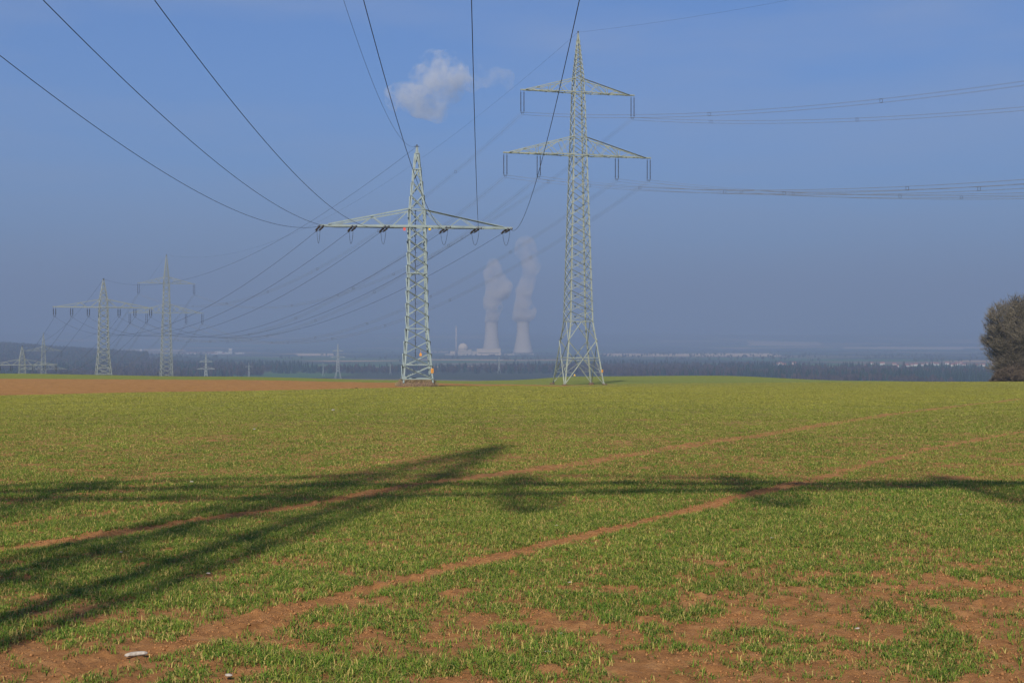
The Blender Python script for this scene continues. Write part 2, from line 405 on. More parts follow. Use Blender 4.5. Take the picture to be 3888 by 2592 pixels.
# ------------------------------------------------------------------ crop blades (one mass)
def blades():
    n0 = 6500.0
    d0, d1, dm = 5.2, 235., 14.
    # draw plant centres
    out = []
    total_near = int(.96*.5*(dm**2-d0**2)*n0/6); total_far = int(.96*dm*dm*n0*math.log(d1/dm)/3.6)
    def place(n, near):
        if near == 2:      # the strips of field either side of the view and at the photographer's feet
            y = 2.0+rng.random(n)*26; nb = 7; x = np.where(rng.random(n) < .5, -1, 1)*(.48*y+rng.random(n)*5.5)
            x = np.where((y < 5.2), (rng.random(n)*2-1)*(.48*y+5.5), x)
        elif near: y = np.sqrt(rng.random(n)*(dm**2-d0**2)+d0**2); nb = 7
        else: y = dm*np.exp(rng.random(n)*math.log(d1/dm)); nb = 3
        if near != 2: x = (rng.random(n)*2-1)*.48*y
        keep = (fields(x, y) == 0)
        cov = 1-np.maximum(track_mask(x, y)*1.0, bare_mask(x, y)*np.where(y < 60, .93, .5))
        # thin, tufted sowing near by
        tuft = fbm(x*2.6, y*2.6, 3, 101)
        thin = 1-sstep(6.0, 12.0, y-2.2*sstep(1500, 3200, 1944+F*x/y))
        cov = cov*np.where(y < 30, (.50-.36*thin)+(.50+.30*thin)*sstep(.34+.07*thin, .54+.03*thin, tuft), 1)
        keep &= rng.random(n) < cov
        return x[keep], y[keep], nb
    for near in (1, 0, 2):
        x, y, nb = place((total_far, total_near, 75000)[near], near)
        n = len(x)
        vig = np.repeat(.65+.8*fbm(x*1.7, y*1.7, 2, 111), nb)      # vigour per plant
        spread = np.repeat(np.where(y < dm, .018, .018*y/dm), nb)
        px_ = np.repeat(x, nb)+rng.normal(size=n*nb)*spread; py_ = np.repeat(y, nb)+rng.normal(size=n*nb)*spread
        sc_ = np.maximum(1, py_/dm)
        out.append((px_, py_, vig, sc_))
    x = np.concatenate([o[0] for o in out]); y = np.concatenate([o[1] for o in out])
    vig = np.concatenate([o[2] for o in out]); s = np.concatenate([o[3] for o in out])
    n = len(x); z = H(x, y)-.012; nr_ = y < 18; z[nr_] = ground_z(x[nr_], y[nr_])-.004
    ang = rng.random(n)*2*np.pi
    lean = .55+.95*rng.random(n)                       # radians from the vertical
    Ln = (.032+.040*rng.random(n))*vig*np.minimum(s, 1.0)**0
    wd = (.0016+.0014*rng.random(n))*s**.88
    dx, dy = np.cos(ang), np.sin(ang); wx, wy = -dy, dx
    # widths turned partly so that the flat side is seen
    l1 = lean*.45
    mx = x+dx*Ln*.5*np.sin(l1); my = y+dy*Ln*.5*np.sin(l1); mz = z+Ln*.5*np.cos(l1)
    l2 = np.minimum(lean*1.45, 1.72)
    tx = mx+dx*Ln*.5*np.sin(l2); ty = my+dy*Ln*.5*np.sin(l2); tz = mz+Ln*.5*np.cos(l2)
    V = np.empty((n, 5, 3))
    V[:, 0] = np.stack([x-wx*wd, y-wy*wd, z], 1); V[:, 1] = np.stack([x+wx*wd, y+wy*wd, z], 1)
    V[:, 2] = np.stack([mx+wx*wd*.9, my+wy*wd*.9, mz], 1); V[:, 3] = np.stack([mx-wx*wd*.9, my-wy*wd*.9, mz], 1)
    V[:, 4] = np.stack([tx, ty, tz], 1)
    b = (np.arange(n)*5)[:, None]
    lp = np.concatenate((b+np.array([0, 1, 2, 3]), b+np.array([3, 2, 4])), 1).ravel()
    sizes = np.tile([4, 3], n)
    # colour: green to yellow green, some straw coloured dead leaves
    dry = fbm(x*.25, y*.25, 3, 121)
    yel = np.clip(sstep(9, 75, y)*.66+.30*(dry-.5)*2*.5+rng.normal(size=n)*np.where(y < 30, .2, .1)+.14, 0, 1)
    g1 = np.array([.104, .195, .020]); g2 = np.array([.405, .36, .055]); st = np.array([.55, .43, .13])
    col = g1*(1-yel[:, None])+g2*yel[:, None]
    p_st = rng.random(n) < .19-.12*sstep(20, 60, y)
    col[p_st] = st*(.7+.4*rng.random((p_st.sum(), 1)))
    col = col*(1+(rng.random((n, 1))-.5)*np.where(y < 30, .4, .2)[:, None])*(.85+.3*fbm(x*.9, y*.9, 3, 131))[:, None]
    colv = np.repeat(col, 5, 0)
    m = bpy.data.materials.new('wheat_leaf'); m.use_nodes = True; t = m.node_tree; b_ = t.nodes['Principled BSDF']
    a = t.nodes.new('ShaderNodeAttribute'); a.attribute_name = 'leaf'; t.links.new(a.outputs['Color'], b_.inputs['Base Color'])
    b_.inputs['Roughness'].default_value = .6; b_.inputs['Specular IOR Level'].default_value = .2
    ge = t.nodes.new('ShaderNodeNewGeometry'); va = t.nodes.new('ShaderNodeVectorMath'); va.operation = 'ADD'; va.inputs[1].default_value = (0, 0, .9)
    vn_ = t.nodes.new('ShaderNodeVectorMath'); vn_.operation = 'NORMALIZE'
    t.links.new(ge.outputs['Normal'], va.inputs[0]); t.links.new(va.outputs[0], vn_.inputs[0]); t.links.new(vn_.outputs[0], b_.inputs['Normal'])
    tr = t.nodes.new('ShaderNodeBsdfTranslucent'); t.links.new(a.outputs['Color'], tr.inputs['Color'])
    mx_ = t.nodes.new('ShaderNodeMixShader'); mx_.inputs[0].default_value = .3
    t.links.new(b_.outputs[0], mx_.inputs[1]); t.links.new(tr.outputs[0], mx_.inputs[2])
    t.links.new(mx_.outputs[0], t.nodes['Material Output'].inputs['Surface'])
    o = np_mesh('young_wheat', V.reshape(-1, 3), lp, sizes, m, False, {'leaf': colv})
    tag(o, 'short young wheat leaves covering the near field', 'crop', kind='stuff')
blades()
def clods():
    n = 150000
    y = np.sqrt(rng.random(n)*(17.**2-5.2**2)+5.2**2); x = (rng.random(n)*2-1)*.46*y
    p = np.maximum(np.maximum(track_mask(x, y), bare_mask(x, y)), .10)*(.35+.65*(fbm(x*5, y*5, 2, 141) > .5))
    k_ = rng.random(n) < p; x, y = x[k_], y[k_]; n = len(x)
    r = .003+.011*rng.random(n)**3.2
    o6 = np.array([[1, 0, 0], [-1, 0, 0], [0, 1, 0], [0, -1, 0], [0, 0, 1], [0, 0, -1]], float)
    f8 = np.array([[0, 2, 4], [2, 1, 4], [1, 3, 4], [3, 0, 4], [2, 0, 5], [1, 2, 5], [3, 1, 5], [0, 3, 5]])
    # sit on the displaced ground: same clod field as the sheet
    V = o6[None]*(.7+.6*rng.random((n, 6, 1)))*r[:, None, None]+rng.normal(size=(n, 6, 3))*r[:, None, None]*.12
    a = rng.random(n)*6.28; ca, sa = np.cos(a)[:, None], np.sin(a)[:, None]
    V = np.stack([V[..., 0]*ca-V[..., 1]*sa, V[..., 0]*sa+V[..., 1]*ca, V[..., 2]*.75], -1)
    V[..., 0] += x[:, None]; V[..., 1] += y[:, None]; V[..., 2] += (ground_z(x, y)+r*.15)[:, None]
    lp = (f8[None]+(np.arange(n)*6)[:, None, None]).ravel()
    m = mat('crumbly_soil', (.30, .142, .055), 1, 0, .35, 60, spec=.1)
    tag(np_mesh('soil_crumbs', V.reshape(-1, 3), lp, np.full(n*8, 3), m), 'loose reddish crumbs of soil lying on the bare patches', 'soil', kind='stuff')
clods()

# ------------------------------------------------------------------ pylons
def lattice(root, prof, panels, legw, brw, mt, fancy=True, horiz=(), bigbase=None, nleg=True):
    """prof: (z, half width) from the top down; panels: z of panel joints from the top down"""
    zs = [p[0] for p in prof][::-1]; hs = [p[1] for p in prof][::-1]
    hw = lambda z: float(np.interp(z, zs, hs))
    cor = lambda z, i: Vector(((-1, 1, 1, -1)[i]*hw(z), (-1, -1, 1, 1)[i]*hw(z), z))
    for i in range(4):
        m = MB(); hint = Vector((-(-1, 1, 1, -1)[i], 0, 0))
        for a, b in zip(prof[:-1], prof[1:]):
            p, q = cor(a[0], i), cor(b[0], i)
            ww = legw*(.55+.45*min(1, (prof[0][0]-b[0])/(prof[0][0]*.45)))
            if fancy: m.angle(p, q, ww, ww*.14, hint, flip=(-1 if i in (0, 2) else 1)*(1))
            else: m.bar(p, q, ww*.75)
        m.build('leg', mt, root)
    m = MB(); t = brw*.14
    for a, b in zip(panels[:-1], panels[1:]):
        for i in range(4):
            j = (i+1) % 4
            nrm = [(0, -1, 0), (1, 0, 0), (0, 1, 0), (-1, 0, 0)][i]; nv = Vector(nrm)
            A1, B1, A2, B2 = cor(a, i), cor(b, j), cor(b, i), cor(a, j)
            if fancy:
                m.angle(A1+nv*.012, B1+nv*.012, brw, t, nv*1.0); m.angle(A2-nv*.02, B2-nv*.02, brw, t, nv*-1.0)
            else:
                m.bar(A1, B1, brw*.8); m.bar(A2+nv*-.03, B2+nv*-.03, brw*.8)
    for z in horiz:
        for i in range(4):
            j = (i+1) % 4
            m.bar(cor(z, i), cor(z, j), brw*1.1)
    if bigbase:
        z0, z1, z2 = bigbase      # top horizontal, leg node, mid horizontal
        zb = 0.0
        for i in range(4):
            j = (i+1) % 4; nv = Vector([(0, -1, 0), (1, 0, 0), (0, 1, 0), (-1, 0, 0)][i])
            mid = (cor(z0, i)+cor(z0, j))/2
            L_, R_ = cor(z1, i), cor(z1, j)
            m.angle(mid, L_, brw*1.15, t, nv); m.angle(mid, R_, brw*1.15, t, nv)
            m.angle(L_+nv*.02, cor(zb+.1, j), brw*1.25, t, nv); m.angle(R_-nv*.03, cor(zb+.1, i), brw*1.25, t, nv)
            X0 = lambda f: L_.lerp(cor(zb+.1, j), f); X1 = lambda f: R_.lerp(cor(zb+.1, i), f)
            for f in (.45, .72):
                m.bar(X1(f), cor(X1(f).z, i), brw*.6); m.bar(X0(f), cor(X0(f).z, j), brw*.6)
            for f, e in ((.45, .72), (.72, 1.0)):
                m.bar(X1(f), cor(max(X1(e).z, .1), i), brw*.55); m.bar(X0(f), cor(max(X0(e).z, .1), j), brw*.55)
            for f in (.5,):
                q = mid.lerp(L_, f); m.bar(q, cor(q.z, i), brw*.6); q = mid.lerp(R_, f); m.bar(q, cor(q.z, j), brw*.6)
    m.build('bracing', mt, root)
    return hw

def crossarm(root, hw, zb, zt, half, nodes, cw, bw, mt, beam=None, fancy=True):
    """lower chords at zb running out to the tips, upper ties from zt at the mast"""
    m = MB()
    for sx in (-1, 1):
        for sy in (-1, 1):
            p0 = Vector((sx*hw(zb), sy*hw(zb), zb)); tip = Vector((sx*half, sy*.12, zb))
            p1 = Vector((sx*hw(zt), sy*hw(zt), zt)); tt = Vector((sx*(half-nodes[-1]), 0, zb))
            yat = lambda x: p0.y+(tip.y-p0.y)*((x-abs(p0.x))/(half-abs(p0.x)))
            if beam: m.bar(p0, tip, beam, cw)
            else:
                (m.angle(p0, tip, cw, cw*.16, (0, 0, 1), flip=sy*sx) if fancy else m.bar(p0, tip, cw*.8))
            tend = Vector((sx*(half-nodes[-1]), yat(half-nodes[-1]), zb+cw*.5))
            (m.angle(p1, tend, cw*.85, cw*.14, (0, sy, 0)) if fancy else m.bar(p1, tend, cw*.7))
            # web: points on the tie (t) and on the chord (c)
            tie = lambda x: p1.lerp(tend, (x-abs(p1.x))/(abs(tend.x)-abs(p1.x)))
            ch = lambda x: Vector((sx*x, yat(x), zb))
            for (xa, ta), (xb, tb_) in nodes[0]:
                A = tie(xa) if ta else ch(xa); B_ = tie(xb) if tb_ else ch(xb)
                m.bar(A+Vector((0, sy*.01, 0)), B_+Vector((0, sy*.01, 0)), bw)
        # horizontal zigzag between the two lower chords
        n = max(4, int(half/1.4)); prev = None
        for q in range(n+1):
            x = hw(zb)+(half-hw(zb))*q/n; s_ = 1 if q % 2 else -1
            y = (hw(zb)+(0.12-hw(zb))*q/n)
            cur = Vector((sx*x, s_*y, zb-.01))
            if prev: m.bar(prev, cur, bw*.9)
            m.bar(Vector((sx*x, -y, zb+.012)), Vector((sx*x, y, zb+.012)), bw*.8)
            prev = cur
    for s_ in (-1, 1):
        h1, h2 = hw(zt), hw(zb)
        m.bar((-h1, s_*h1, zt), (h1, s_*h1, zt), bw*1.2); m.bar((s_*h1, -h1, zt), (s_*h1, h1, zt), bw*1.2)
        if beam: m.bar((-h2, s_*h2, zb), (h2, s_*h2, zb), beam, cw)
        else: m.bar((-h2, s_*h2, zb), (h2, s_*h2, zb), cw)
    return m.build('crossarm', mt, root)

def shed_profile(Ln, r=.075, core=.035, n=None):
    n = n or max(6, int(Ln/.13)); p = [(.02, 0), (.03, .03)]
    for i in range(n):
        z = .06+(Ln-.12)*i/n; dz = (Ln-.12)/n
        p += [(core, z), (r, z+dz*.35), (r*.9, z+dz*.55), (core, z+dz*.7)]
    return p+[(.03, Ln-.03), (.02, Ln)]

def hang_set(root, x, z, Ln, gap=.5, fancy=True, r=.075):
    """two hanging insulator rods and the yoke that carries the wires"""
    y = MB()
    zb = z-.25-Ln
    y.bar((x-gap/2-.08, 0, zb-.16), (x+gap/2+.08, 0, zb-.16), .05, .14)
    for s_ in (-1, 1):
        y.bar((x+s_*gap/2, 0, zb+.05), (x+s_*gap/2, 0, zb-.16), .04)
        y.bar((x+s_*gap/2-.14, 0, zb+.12), (x+s_*gap/2+.14, 0, zb+.12), .045)   # arcing horn
        y.bar((x+s_*.12, 0, zb-.2), (x+s_*.12, 0, zb-.42), .05)
    f = y.build('insulator_set', M['fitting'], root)
    for s_ in (-1, 1):
        m = MB(); m.lathe(shed_profile(Ln, r, .04, None if fancy else 5), 10 if fancy else 6, (x+s_*gap/2, 0, zb))
        m.bar((x+s_*gap/2, 0, z), (x+s_*gap/2, 0, z-.27), .04); m.bar((x+s_*gap/2-.09, 0, z-.30), (x+s_*gap/2+.09, 0, z-.30), .035)
        m.build('insulator', M['insulator'], f)
    return Vector((x, 0, zb-.33))

def tension_set(root, x, z, dloc, Ln=1.0, gap=.34, front=.0, y0=.0):
    """two strain rods side by side along a wire leaving in local direction dloc"""
    d = Vector(dloc).normalized(); side = Vector((0, 0, 1)).cross(d).normalized()
    P = Vector((x, y0, z)); y = MB()
    e = P+d*(.18+Ln+.12)
    y.bar(e-side*(gap/2+.06), e+side*(gap/2+.06), .05, .12)
    for s_ in (-1, 1):
        y.bar(P+side*s_*gap/2+d*(Ln+.16), e+side*s_*gap/2, .05)
    y.bar(e, e+d*.42, .07)
    f = y.build('insulator_set', M['fitting'], root)
    for s_ in (-1, 1):
        m = MB(); m.lathe(shed_profile(Ln, .095, .05), 10, P+side*s_*gap/2+d*.18, d); m.bar(P+side*s_*gap/2, P+side*s_*gap/2+d*.2, .07); m.bar(P+side*s_*gap/2+d*.2+Vector((0, 0, -.12)), P+side*s_*gap/2+d*.2+Vector((0, 0, .12)), .035); m.build('insulator', M['insulator'], f)
    return e+d*.42

def ladder(root, x, y, z0, z1, mt):
    m = MB(); m.bar((x, y, z0), (x, y, z1), .055)
    z = z0+.15; k = 0
    while z < z1-.1:
        m.bar((x-.16 if k % 2 else x, y, z), (x if k % 2 else x+.16, y, z), .028); z += .3; k += 1
    return m.build('climbing_rail', M['fitting'], root)

def plate(root, name, c, w_, h_, mt, marks=True):
    m = MB(); m.box(c[0]-w_/2, c[0]+w_/2, c[1]-.012, c[1]+.012, c[2]-h_/2, c[2]+h_/2)
    o = m.build(name, mt, root)
    if marks:
        b = MB(); x, y, z = c[0], c[1]-.018, c[2]
        b.bar((x+w_*.12, y, z+h_*.34), (x-w_*.16, y, z+h_*.02), w_*.12, .006, (0, 1, 0))
        b.bar((x-w_*.16, y, z+h_*.02), (x+w_*.14, y, z-h_*.02), w_*.10, .006, (0, 1, 0))
        b.bar((x+w_*.14, y, z-h_*.02), (x-w_*.10, y, z-h_*.34), w_*.12, .006, (0, 1, 0))
        b.build('symbol', M['black'], o)
    return o

def foot_blocks(root, h, r=.35, mt=None):
    for i in range(4):
        m = MB(); x, y = (-1, 1, 1, -1)[i]*h, (-1, -1, 1, 1)[i]*h
        m.lathe([(r*1.05, -.6), (r, .18), (r*.85, .24), (.12, .25)], 12, (x, y, 0)); m.build('footing', mt or M['concrete'], root)

UA = 120/F     # metres per photo pixel at the near left pylon
def low_pylon(name, loc, rz, scale_top, arm_z, apex_z, half, offs, tension, fwd=None, back=None, fancy=True, hb=1.43, tape=None, mt=None, k=1.0, loop=.016, brw=.085, slim=1.0):
    """single level pylon with six conductor places; returns root and attachment points (world)"""
    mt = mt or M['steel_a']
    root = empty(name, loc, rz)
    arm_top = arm_z+1.57*k
    flare = arm_z*.345
    prof = [(apex_z, .09*k), (arm_top, .73*k), (arm_z, .79*k), (flare, .98*k*slim), (0.0, hb*k)]
    n1 = 5; n2 = 9; n3 = 4
    pan = list(np.linspace(apex_z-.6, arm_top, n1))+list(np.linspace(arm_top, arm_z, 2))[1:]+list(np.linspace(arm_z, flare, n2))[1:]+list(np.linspace(flare, .35, n3+1))[1:]
    # slightly taller panels towards the ground
    hw = lattice(root, prof, pan, .15*k, brw*k, mt, fancy, horiz=(flare, apex_z-.6, apex_z-2.1, .35, flare*.33, (arm_z+flare)*.52))
    x1, x2, x3 = half*.22, half*.53, half*.36
    nodes = [[((hw(arm_top)+.0, True), (half*.26, False)), ((half*.46, True), (half*.335, False)), ((half*.46, True), (half*.60, False))], half*.09]
    crossarm(root, hw, arm_z, arm_top, half, nodes, .15*k, .07*k, mt, beam=.20*k, fancy=fancy)
    att = {}
    rot = Matrix.Rotation(rz, 3, 'Z'); inv = rot.transposed()
    for q, ox in enumerate(offs):
        if tension:
            df = inv @ Vector(fwd); db = inv @ Vector(back)
            yb = hw(arm_z)*(1-abs(ox)/half)
            a = tension_set(root, ox, arm_z-.05, df, y0=yb+.1); b = tension_set(root, ox, arm_z-.05, db, y0=-yb-.1)
            lo = MB(); P0_, P1_ = a-(inv@Vector(fwd)).normalized()*.35, b-(inv@Vector(back)).normalized()*.35
            pts = []
            for s_ in np.linspace(0, 1, 17):
                p = P0_.lerp(P1_, s_); p.z -= 1.35*(1-(2*s_-1)**2)**.75; pts.append(p)
            lo.tube(pts, loop, 5); lo.build('jumper_loop', M['cable'], root, True)
            att[('f', q)] = a; att[('b', q)] = b
        else:
            a = hang_set(root, ox, arm_z-.1, 1.25*k, .42, fancy, .10); att[('f', q)] = a; att[('b', q)] = a
    tip = MB(); tip.bar((0, 0, apex_z-.15), (0, 0, apex_z+.22), .12); tip.bar((-.22, 0, apex_z+.05), (.22, 0, apex_z+.05), .07)
    tip.build('peak_cap', M['fitting'], root)
    att[('f', 'e')] = att[('b', 'e')] = Vector((0, 0, apex_z+.05))
    base = Vector(loc)
    W = {kk: base+rot@v for kk, v in att.items()}
    if fancy: ladder(root, -.1, hw(arm_z)*.7, 2.3, arm_top, mt)
    return root, W, hw

def tall_pylon(name, loc, rz, Ht, mt, fancy=True, k=1.0, apex_above=9.3, gap=9.6, base_z=0.0):
    """two level pylon; Ht = height of the apex over the footings"""
    root = empty(name, loc, rz)
    za = Ht; zu = Ht-9.3; zut = zu+2.1; zl = zu-9.7; zlt = zl+2.8
    zb0 = min(9.8, Ht*.18)
    prof = [(za, .08), (zut, .78), (zu, .86), (zlt, 1.06), (zl, 1.16), (zb0, 1.86), (0.0, 3.22)]
    pan = list(np.linspace(za-1.2, zut, 9))+[zu]
    pan += list(np.linspace(zu, zlt, 6))[1:]+list(np.linspace(zlt, zl, 3))[1:]
    z = zl
    n = 15
    pan += [zl-(zl-zb0)*(q/n)**.93 for q in range(1, n+1)]
    if not fancy: pan = pan[::1]
    hw = lattice(root, prof, pan, .20, .085 if fancy else .11, mt, fancy, horiz=(zb0, zb0*.43), bigbase=(zb0, zb0*.70, zb0*.43))
    nu = [[((1.8, False), (3.1, True)), ((3.1, True), (4.6, False)), ((4.6, False), (4.65, True)), ((.8, True), (3.9, False)), ((4.6, False), (6.4, True)), ((6.4, True), (7.6, False))], .8]
    nl = [[((.9, True), (3.4, False)), ((3.4, False), (5.0, True)), ((5.0, True), (6.6, False)), ((6.6, False), (6.65, True)), ((6.6, False), (8.6, True)), ((8.6, True), (9.9, False)), ((1.9, False), (3.0, True)), ((3.0, True), (6.4, False))], .9]
    crossarm(root, hw, zu, zut, 9.25, nu, .15, .07, mt, fancy=fancy)
    crossarm(root, hw, zl, zlt, 12.0, nl, .16, .075, mt, fancy=fancy)
    att = {}
    for q, (ox, z) in enumerate(((-8.95, zu), (8.95, zu), (-11.65, zl), (-6.35, zl), (6.35, zl), (11.65, zl))):
        att[q] = hang_set(root, ox, z-.05, 2.95, .5, fancy, .085)
    tip = MB(); tip.lathe([(.05, -.1), (.12, .05), (.12, .2), (.04, .3)], 10, (0, 0, za)); tip.build('peak_cap', M['fitting'], root)
    att['e'] = Vector((0, 0, za+.1))
    rot = Matrix.Rotation(rz, 3, 'Z'); base = Vector(loc)
    return root, {kk: base+rot@v for kk, v in att.items()}, hw

# --- positions
def gloc(px, d):
    x = (px-1944)/F*d; return Vector((x, d, gz(x, d)))
P0 = Vector((-5.6, -0.4, gz(-5.6, -.4)))
PA = gloc(1583, 120)+Vector((0, 0, .38)); PA1 = gloc(393, 258); PA2 = gloc(84, 370)
PB = gloc(2195, 200); PB1 = gloc(632, 425); PB2 = gloc(165, 676)
offsA = [-8.74, -5.76, -2.8, 2.85, 5.78, 8.7]
dirA1 = (PA1-PA).normalized()
def zrel(py, d): return EYE+(1295.5-py)/F*d
wire_z = zrel(862, 120)
armA = zrel(861, 120)-PA.z; apexA = zrel(558, 120)-PA.z
# direction of the wires where they leave the near pylon
fwdA = Vector((dirA1.x, dirA1.y, -.22)); bckA = Vector((.03, -1, -.115))
ra, WA, hwA = low_pylon('power_pylon', PA, R(9), 1, armA, apexA, 8.95, offsA, True, fwdA, bckA)
tag(ra, 'blue green single crossarm pylon with jumper loops, standing on a dark mound', 'pylon', 'single crossarm power pylons')
# signs on it
plate(ra, 'number_plate', (hwA(1.1)*.97, -hwA(1.1)-.06, 1.1), .24, .42, M['orange'])
m_ = MB(); m_.box(-1.34, -1.10, -hwA(armA)-.02, -hwA(armA)+.02, armA-.42, armA-.16); m_.build('phase_tag', M['red'], ra)['label'] = 'small red tag under the crossarm left of the mast'
m_ = MB(); m_.lathe([(.05, -.30), (.12, -.26), (.12, -.12), (.05, -.08)], 10, (1.12, -hwA(armA), armA-.1)); m_.build('phase_tag', M['yellow'], ra)['label'] = 'small yellow tag under the crossarm right of the mast'
m_ = MB(); m_.box(.13, .35, -hwA(2.6)-.03, -hwA(2.6)+.0, 2.45, 2.66); m_.prism((.24, -hwA(2.6)-.03, 2.66), (.24, -hwA(2.6), 2.66), [(0, -.11), (.12, 0), (0, .11)], (0, 0, 1)); m_.bar((.24, -hwA(2.6)-.01, 2.76), (.24, -hwA(2.6)-.01, 3.05), .02)
m_.build('warning_sign', M['orange'], ra)

arm0 = 14.4+EYE-P0.z-.1
r0, W0, hw0 = low_pylon('power_pylon', P0, R(6), 1, arm0-.3, arm0+8.0, 9.6, [v*1.03-.6 for v in offsA], True, Vector((-.02, 1, -.18)), Vector((0.02, -1, -.18)), hb=1.0, loop=.075, brw=.05, slim=.84)  # unseen; body and bracing slimmed, jumper loops thickened to shape the cast shadow
tag(r0, 'lattice pylon beside the photographer whose shadow lies over the near wheat', 'pylon', 'single crossarm power pylons')
foot_blocks(r0, 1.0, .28)

arm1 = zrel(1166, 258)-PA1.z; apex1 = zrel(1060, 258)-PA1.z
o1 = [s_*8.75/455*v for s_, v in ((-1, 455), (-1, 298), (-1, 142), (1, 148), (1, 300), (1, 452))]
r1, W1, _ = low_pylon('power_pylon', PA1, R(26), 1, arm1, apex1, 9.6, [v*1.06 for v in o1], False, fancy=False, mt=M['steel_far'], k=1.0)
tag(r1, 'hazy single crossarm pylon with hanging insulators, just left of the taller hazy pylon', 'pylon', 'single crossarm power pylons')
arm2 = zrel(1384, 370)-PA2.z; apex2 = zrel(1314, 370)-PA2.z
r2, W2, _ = low_pylon('power_pylon', PA2, R(27), 1, arm2, apex2, 9.6, [v*1.06 for v in o1], False, fancy=False, mt=M['steel_far'])
tag(r2, 'small hazy single crossarm pylon nearest the left edge, half sunk behind the field crest', 'pylon', 'single crossarm power pylons')

HB = zrel(125, 200)-PB.z
rb, WB, hwB = tall_pylon('power_pylon', PB, R(15), HB, M['steel_b'])
tag(rb, 'tallest pylon, pale green with two crossarms and long paired insulators, right of centre', 'pylon', 'two level power pylons')
plate(rb, 'number_plate', (hwB(2.2)*1.0, -hwB(2.2)-.08, 2.2), .26, .42, M['orange'])
m_ = MB(); m_.prism((-1.6, -3.2, 1.5), (-1.6, -3.17, 1.5), [(0, -.17), (.3, 0), (0, .17)], (0, 0, 1)); m_.build('warning_sign', M['yellow'], rb)
foot_blocks(rb, 3.22, .42, M['mound'])
HB1 = zrel(968, 425)-PB1.z
rb1, WB1, _ = tall_pylon('power_pylon', PB1, R(24), HB1, M['steel_far'], False)
tag(rb1, 'taller hazy pylon with two crossarms standing beyond the ploughed strip', 'pylon', 'two level power pylons')
HB2 = zrel(1263, 676)-PB2.z
rb2, WB2, _ = tall_pylon('power_pylon', PB2, R(26), HB2, M['steel_far'], False)
tag(rb2, 'small faint two level pylon against the dark hill at far left', 'pylon', 'two level power pylons')

# ------------------------------------------------------------------ wires
def span_pts(p, q, k, n=48):
    p = Vector(p); q = Vector(q); Lh = math.hypot(q.x-p.x, q.y-p.y); out = []
    for i in range(n+1):
        s_ = i/n; v = p.lerp(q, s_); v.z -= k*(s_*Lh)*(Lh-s_*Lh); out.append(v)
    return out
def single(name, p, q, k, r, label, cat, group, n=48):
    m = MB(); org = Vector(p); m.tube([v-org for v in span_pts(p, q, k, n)], r, 5)
    o = m.build(name, M['cable'], None, True); o.location = org
    return tag(o, label, cat, group)
def bundle(p, q, k, r, label, group, spc=(), n=40, q4=.4, n4=4):
    org = Vector(p); pts = [v-org for v in span_pts(p, q, k, n)]
    root = empty('conductor_bundle', org); tag(root, label, 'power line', group)
    hd = Vector((q[0]-p[0], q[1]-p[1], 0)).normalized(); side = Vector((hd.y, -hd.x, 0))
    ofs = [(a*q4/2, b*q4/2) for a in (-1, 1) for b in (-1, 1)] if n4 == 4 else [(-q4/2, 0), (q4/2, 0)]
    for a, b in ofs:
        m = MB(); m.tube([v+side*a+Vector((0, 0, b)) for v in pts], r, 4); m.build('conductor', M['cable_grey'], root, True)
    for s_ in spc:
        i_ = s_*n; i0 = int(i_); c = pts[i0].lerp(pts[min(i0+1, n)], i_-i0); m = MB()
        cs = [c+side*(a*q4/2)+Vector((0, 0, b*q4/2)) for a, b in ((-1, -1), (1, -1), (1, 1), (-1, 1))]
        for u in range(4): m.bar(cs[u], cs[(u+1) % 4], .035)
        m.build('spacer', M['fitting'], root)
    return root
side6 = ['outermost left', 'second from left', 'third from left', 'third from right', 'second from right', 'outermost right']
GA0 = 'wires sweeping overhead to the mound pylon'
KA0 = .00119
for q in range(6):
    single('power_wire', W0[('f', q)], WA[('b', q)], KA0, .0135, f'dark wire sweeping overhead to the {side6[q]} insulators of the mound pylon', 'power line', GA0, 60)
single('earth_wire', W0[('f', 'e')], WA[('b', 'e')], .0017, .009, 'thin earth wire sweeping overhead to the peak of the mound pylon', 'earth wire', None, 60)
for q in range(6):
    single('power_wire', WA[('f', q)], W1[('b', q)], .00110, .0145, f'thin wire falling left from the {side6[q]} insulators of the mound pylon', 'power line', 'wires from the mound pylon to the next pylon')
    single('power_wire', W1[('f', q)], W2[('b', q)], .0011, .016, f'faint wire falling left from the {side6[q]} insulators of the hazy single crossarm pylon', 'power line', 'faint far wires between single crossarm pylons', 24)
single('earth_wire', WA[('f', 'e')], W1[('b', 'e')], .0009, .012, 'thin earth wire from the peak of the mound pylon to the hazy pylon peak', 'earth wire', None)
single('earth_wire', W1[('f', 'e')], W2[('b', 'e')], .0009, .014, 'faint earth wire from the hazy single crossarm peak to the left edge pylon', 'earth wire', None, 24)
nameB = ['upper left end', 'upper right end', 'lower left end', 'lower left middle', 'lower right middle', 'lower right end']
hB = R(147); DB = Vector((math.sin(hB), math.cos(hB), 0))
for q in range(6):
    p = WB[q]; e = p+DB*250; e.z = p.z-.065*0+3.0
    bundle(p, e, .00078, .011, f'four thin wires running right from the {nameB[q]} of the tallest pylon', 'wire bundles running right from the tallest pylon', [.06+.11*z+.013*q for z in range(7)])
    bundle(p, WB1[q], .00085, .011, f'four thin wires falling left from the {nameB[q]} of the tallest pylon', 'wire bundles falling left from the tallest pylon', [.09+.13*z+.011*q for z in range(6)])
    bundle(WB1[q], WB2[q], .00085, .014, f'faint wires falling left from the {nameB[q]} of the taller hazy pylon', 'faint far wire bundles', (), 24)
e = WB['e']+DB*250; e.z = WB['e'].z+3
single('earth_wire', WB['e'], e, .00060, .010, 'hair thin earth wire rising to the right from the peak of the tallest pylon', 'earth wire', None)
